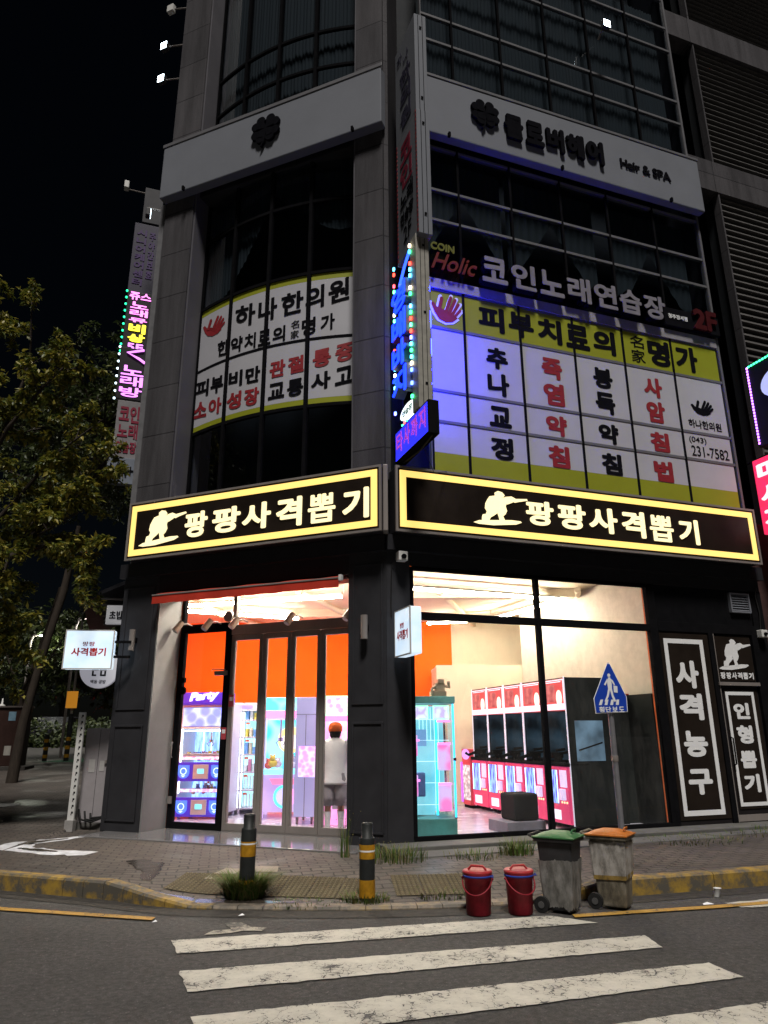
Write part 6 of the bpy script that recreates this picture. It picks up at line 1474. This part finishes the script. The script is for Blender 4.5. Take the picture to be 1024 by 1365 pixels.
def limbset(c, n, rx, ry, rz, seed, up=.3, z_lo=-1):
    r_ = random.Random(seed); o = []
    for i in range(n):
        a = 2*math.pi*(i+r_.random()*.8)/n; el = r_.uniform(-.35, 1.2); k = r_.uniform(.7,1.05)
        s = Vector((c[0], c[1], c[2]+r_.uniform(-.5,.4)*rz*.6))
        e = Vector((c[0]+rx*k*math.cos(a)*math.cos(el), c[1]+ry*k*math.sin(a)*math.cos(el), c[2]+rz*k*math.sin(el)))
        m1 = s.lerp(e, .35)+Vector((r_.gauss(0,.2), r_.gauss(0,.2), .25)); m2 = s.lerp(e, .7)+Vector((r_.gauss(0,.25), r_.gauss(0,.25), .25))
        o.append([tuple(s), tuple(m1), tuple(m2), tuple(e)])
    return o
M_leaf = leafm('leaf_olive', (.045,.072,.012), (.14,.15,.020), (.32,.26,.035))  # olive leaves, brightened and yellowed to paint in street lamp light
M_leafd = leafm('leaf_dark', (.022,.035,.012), (.04,.058,.018), (.07,.085,.022))
# near tree, leaning in over the pavement from the left
T1 = (-8.3, 12.6)
tree('broadleaf_tree', 'near olive leaved tree leaning over the left pavement', (T1[0],T1[1],.17), [(T1[0],T1[1],.05,.17),(-8.2,12.5,1.6,.14),(-7.9,12.4,3.2,.12),(-7.5,12.3,4.6,.09),(-7.5,12.4,6.2,.06)],
     [[(-7.9,12.4,3.2),(-7.0,12.0,3.9),(-6.3,11.9,4.7),(-5.25,11.9,5.35)], [(-8.2,12.5,2.4),(-7.0,11.9,2.9),(-6.5,11.8,3.6),(-6.35,11.8,4.5),(-6.0,11.9,5.3)], [(-6.35,11.8,4.5),(-5.7,11.9,4.75),(-5.2,12.0,4.6),(-5.0,12.0,4.2)], [(-6.3,11.9,4.7),(-5.8,12.1,5.3),(-5.35,12.2,5.9),(-5.0,12.2,6.5)],
      [(-7.5,12.3,4.6),(-6.7,12.3,5.6),(-6.1,12.4,6.6),(-5.3,12.4,7.3)], [(-7.5,12.4,5.6),(-7.1,12.4,7.2),(-6.9,12.5,8.6),(-7.1,12.5,10.3)], [(-7.5,12.4,5.8),(-7.9,12.3,7.2),(-7.6,12.2,8.6),(-7.7,12.2,9.9)], [(-7.5,12.4,6.0),(-6.9,12.1,7.0),(-6.3,12.0,7.8),(-5.9,12.1,8.4)],
      [(-7.9,12.4,3.6),(-7.4,12.1,4.2),(-7.2,11.9,5.0),(-6.8,11.8,5.7)], [(-7.4,12.2,3.0),(-7.0,12.0,3.2),(-6.7,11.9,3.2),(-6.5,11.9,2.9)], [(-7.5,12.3,4.8),(-8.2,12.0,5.8),(-8.0,11.9,6.8),(-7.4,11.9,7.6)]],
     23000, .118, M_leaf, 5, .66)
tree('broadleaf_tree', 'shading street tree left of the leaning olive leaved tree', (-11.4,11.8,.17), [(-11.4,11.8,.05,.22),(-11.3,11.4,3,.17),(-11.3,10.6,6.5,.1)], limbset((-11.2,10.4,7.5), 16, 3.7, 3.6, 3.4, 61), 12000, .2, M_leafd, 62, 1.1, fan=6)  # unseen tree, added only to throw shade on the left pavement
# the dark trunked tree on the side street pavement
def gz(x, y): return pav_z(x, y)
bx, by = -9.9, 20.2
tree('broadleaf_tree', 'dark tree with slanting trunk in front of the utility box', (bx,by,gz(bx,by)), [(bx,by,gz(bx,by)-.1,.16),(bx+.1,by,2.0,.125),(bx+.35,by,3.6,.10),(bx+.7,by+.1,5.6,.11),(bx+.9,by+.1,7.5,.07)],
     limbset((bx+1.2,by+.3,10.2), 17, 3.2, 2.6, 3.9, 8), 12000, .19, M_leafd, 9, .95, fan=6)
bx, by = -12.2, 25.0
tree('broadleaf_tree', 'thick forked dark tree standing behind the utility box', (bx,by,gz(bx,by)), [(bx,by,gz(bx,by)-.1,.30),(bx,by,2.6,.24),(bx+.4,by,4.4,.18),(bx+.8,by,6.6,.12)],
     limbset((bx+.6,by,10.0), 16, 3.8, 3.0, 3.8, 18)+[[(bx,by,2.4),(bx+.5,by-.2,3.6),(bx+1.2,by-.3,4.8),(bx+1.8,by-.3,6.0)],[(bx,by,2.6),(bx-.5,by-.2,3.8),(bx-1.0,by-.3,5.0),(bx-1.4,by-.3,6.4)]], 9000, .22, M_leafd, 19, 1.0, fan=6)
for k, (x_, y_, lb) in enumerate(((-15.5,44,'far dark tree beyond the crossing street'),(-20.5,47,'far dark tree behind the parked car'),(-27,45,'far tree left of the parked car'),(-11.5,52,'farthest dark tree closing the view of the side street'))):
    c = (x_, y_, 5.4); tree('broadleaf_tree', lb, (x_,y_,1.1), [(x_,y_,.9,.25),(x_+.1,y_,3.4,.2),(x_+.2,y_,6,.12)], limbset(c, 17, 5.0, 4.0, 4.6, 30+k), 8000, .40, M_leafd, 40+k, 1.6)
# side street floor beyond the pavement
sg = MB()
for a, b in ((29.5,34),(34,60)): sg.add([(-60,a,.165+.035*(a-13)+.004),(-6,a,.165+.035*(a-13)+.004),(-6,b,.165+.035*(b-13)+.004),(-60,b,.165+.035*(b-13)+.004)], [(0,1,2,3)])
solo('side_street', sg, pm('pale_street', (.06,.057,.054), .8, var=.2, scale=2), kind='structure')
gm = MB(); z = .165+.035*(28.6-13)+.006; gm.add([(-12.8,27.6,z-.035),(-8.5,27.6,z-.035),(-8.5,29.45,z+.03),(-12.0,29.45,z+.03)], [(0,1,2,3)])
solo('green_pavement', gm, pm('green_coating', (.03,.09,.05), .8, var=.2), kind='structure')
hg = MB(); rd = random.Random(77); vs = []; fs = []
for _ in range(14000):
    x_, y_ = rd.uniform(-24,-9.5), rd.gauss(38.5,.5); z = 1.05+abs(rd.gauss(0,.6))
    if z > 2.35+.15*math.sin(x_*2): continue
    d = Vector((rd.gauss(0,1),rd.gauss(0,1),rd.gauss(.2,.8))).normalized()*.22; s_ = d.orthogonal().normalized()*.06; p = Vector((x_,y_,z)); o = len(vs)
    vs += [p, p+d*.5+s_, p+d, p+d*.5-s_]; fs.append((o,o+1,o+2,o+3))
hg.add(vs, fs); hg.box(-24,-9.5,38.3,38.7,.8,1.8)
solo('clipped_hedge', hg, M_leafd, 'long dark clipped hedge across the far side street', 'hedge', W_, (-16,38.5,1.0))
# far striped posts and banner pole, utility box
def fpost(x, y, h, label):
    z = gz(x, y); t = thing('striped_post', label, 'bollard', fr(x, y, 0, z), (0,0,0), 'striped posts on the side street')
    part('post', MB().cyl((0,0,-.05),(0,0,h),.085), M_bol, t)
    for k in range(3): part('reflective_band', MB().lathe([(.088,.1+k*.28),(.088,.22+k*.28)], n=16), M_band, t)
fpost(-12.75, 28.3, .95, 'striped post half hidden by the utility box'); fpost(-8.5, 28.6, .95, 'striped post far behind the slotted upright')
zz = gz(-11.9, 28.2)
t = thing('banner_pole', 'tall pole with amber square board and striped foot on the side street', 'pole', fr(-11.9, 28.2, 0, zz), (0,0,0))
part('pole', MB().cyl((0,0,-.05),(0,0,5.5),.05), M_alu, t); part('foot', MB().cyl((0,0,-.04),(0,0,1.7),.09), M_bol, t)
for k in range(3): part('reflective_band', MB().lathe([(.093,.12+k*.3),(.093,.25+k*.3)], n=16), M_band, t)
part('board', MB().box(-.22,.20,-.10,-.06,1.90,2.52), em('amber_board', (.62,.24,.02), .55, base=(.5,.25,.03)), t, bevel=.01)
bx, by = -11.9, 24.2; zz = gz(bx, by)
t = thing('utility_box', 'tall dark brown utility box on a low base with pale stickers', 'utility box', fr(bx-.45, by, R(10), zz), (0,0,0))
part('body', MB().box(-.75,.62,0,.7,.12,1.92), pm('brown_box', (.040,.020,.016), .55, var=.25), t, bevel=.02); part('cap', MB().box(-.80,.67,-.05,.75,1.925,1.98), pm('box_cap', (.10,.085,.08), .5), t, bevel=.01)
part('base', MB().box(-1.0,.85,-.18,.9,-.2,.12), pm('dark_base', (.06,.055,.05), .8), t, bevel=.02)
part('sticker', MB().box(.10,.32,-.006,-.001,1.52,1.80), pm('blue_sticker', (.20,.34,.45), .6), t); part('sticker', MB().box(.10,.30,-.006,-.001,.45,.74), pm('pale_sticker', (.42,.40,.36), .6), t)
part('lamp_cone', MB().lathe([(.10,1.98),(.10,2.02),(.03,2.06),(.02,2.22),(.0005,2.24)], (-.25,.3,0), 14), M_white, t)
# parked car far down the street
t = thing('parked_car', 'dark grey car parked on the far side street under the trees', 'car', fr(-17.6, 40.2, R(96), 1.12), (0,0,0))
bd = MB(); prof = [(-2.1,.35),(-2.15,.75),(-2.0,.95),(-1.25,1.0),(-.6,1.44),(.9,1.46),(1.75,1.05),(2.1,.95),(2.15,.4)]
bd.prism(prof, -.86, .86); part('body', bd, pm('dark_car_paint', (.035,.035,.04), .2, .3), t, bevel=.09, seg=3)
gl_ = MB(); gl_.prism([(-1.15,1.02),(-.58,1.38),(.86,1.40),(1.5,1.06)], -.875, .875); gl_.prism([(1.0,1.39),(1.62,1.10),(1.66,1.12),(1.03,1.425)], -.7, .7); part('windows', gl_, M_dark, t)
for x_ in (-1.35,1.35):
    for y_ in (-.87,.72): wh = part('wheel', MB().cyl((x_,y_,.32),(x_,y_+.15,.32),.32,n=20), M_rub, t); part('rim', MB().cyl((x_,y_-.003,.32),(x_,y_+.153,.32),.19,n=16), M_alu, wh)
for y_ in (-.62,.62): part('tail_lamp', MB().box(2.06,2.17,y_-.16,y_+.16,.78,.92), em('tail_red', (.8,.03,.03), .8), t)
t = thing('parked_car', 'distant car showing a lit red tail lamp', 'car', fr(-17.0, 52.5, R(84), 1.55), (0,0,0))
part('body', MB().prism(prof, -.86, .86), pm('dark_car_paint', (.035,.035,.04), .2, .3), t, bevel=.09, seg=3)
for y_ in (-.62,.62): part('tail_lamp', MB().box(-2.19,-2.08,y_-.2,y_+.2,.85,1.02), em('tail_bright', (1,.03,.06), 14), t)
for x_ in (-1.35,1.35):
    for y_ in (-.87,.72): part('wheel', MB().cyl((x_,y_,.32),(x_,y_+.15,.32),.32,n=16), M_rub, t)
# street lamps that are lit in the picture
def lamp(x, y, z0, h, label, wts, col):
    t = thing('street_lamp', label, 'street lamp', fr(x, y, 0, z0), (0,0,0), 'lit lamps on the side street')
    part('pole', MB().tube([(0,0,0),(0,0,h-.3),(.1,0,h),(.5,0,h+.08)], .06, 8), M_alu, t)
    part('head', MB().box(.40,.95,-.12,.12,h+.02,h+.12), M_alu, t, bevel=.03); part('lens', MB().box(.45,.90,-.09,.09,h-.005,h+.019), em('lamp_lens', (1,.97,.92), 90), t)
    pl_ = bpy.data.lights.new('lamp_light', 'POINT'); pl_.energy = wts; pl_.color = col; pl_.shadow_soft_size = .12
    o = bpy.data.objects.new('lamp_light', pl_); COL.objects.link(o); o.parent = t; o.location = (.68, 0, h-.15)
lamp(-12.9, 30, .76, 5.5, 'bright white street lamp behind the square light box', 70, (1,.98,.92)); lamp(-19.6, 40, 1.1, 5.8, 'street lamp glowing among the far leaves', 160, (.95,1,.80))
# things lying on the left pavement
x_, y_ = -7.85, 15.6; solo('manhole_cover', MB().lathe([(.40,0),(.40,.012),(.36,.016),(.0005,.016)], (x_,y_,pav_z(x_,y_)), 32), pm('pale_iron', (.30,.30,.29), .5, var=.3, scale=20), 'round pale manhole cover on the left pavement', 'manhole cover', W_, (x_,y_,pav_z(x_,y_)))
x_, y_ = -6.85, 13.55; solo('loose_slab', MB().box(-.16,.16,-.20,.20,-.01,.03), pm('pale_slab', (.27,.235,.19), .8, var=.2), 'pale square slab lying at the left edge of the pavement', 'slab', fr(x_, y_, R(20), pav_z(x_,y_)), (0,0,0), bevel=.006)
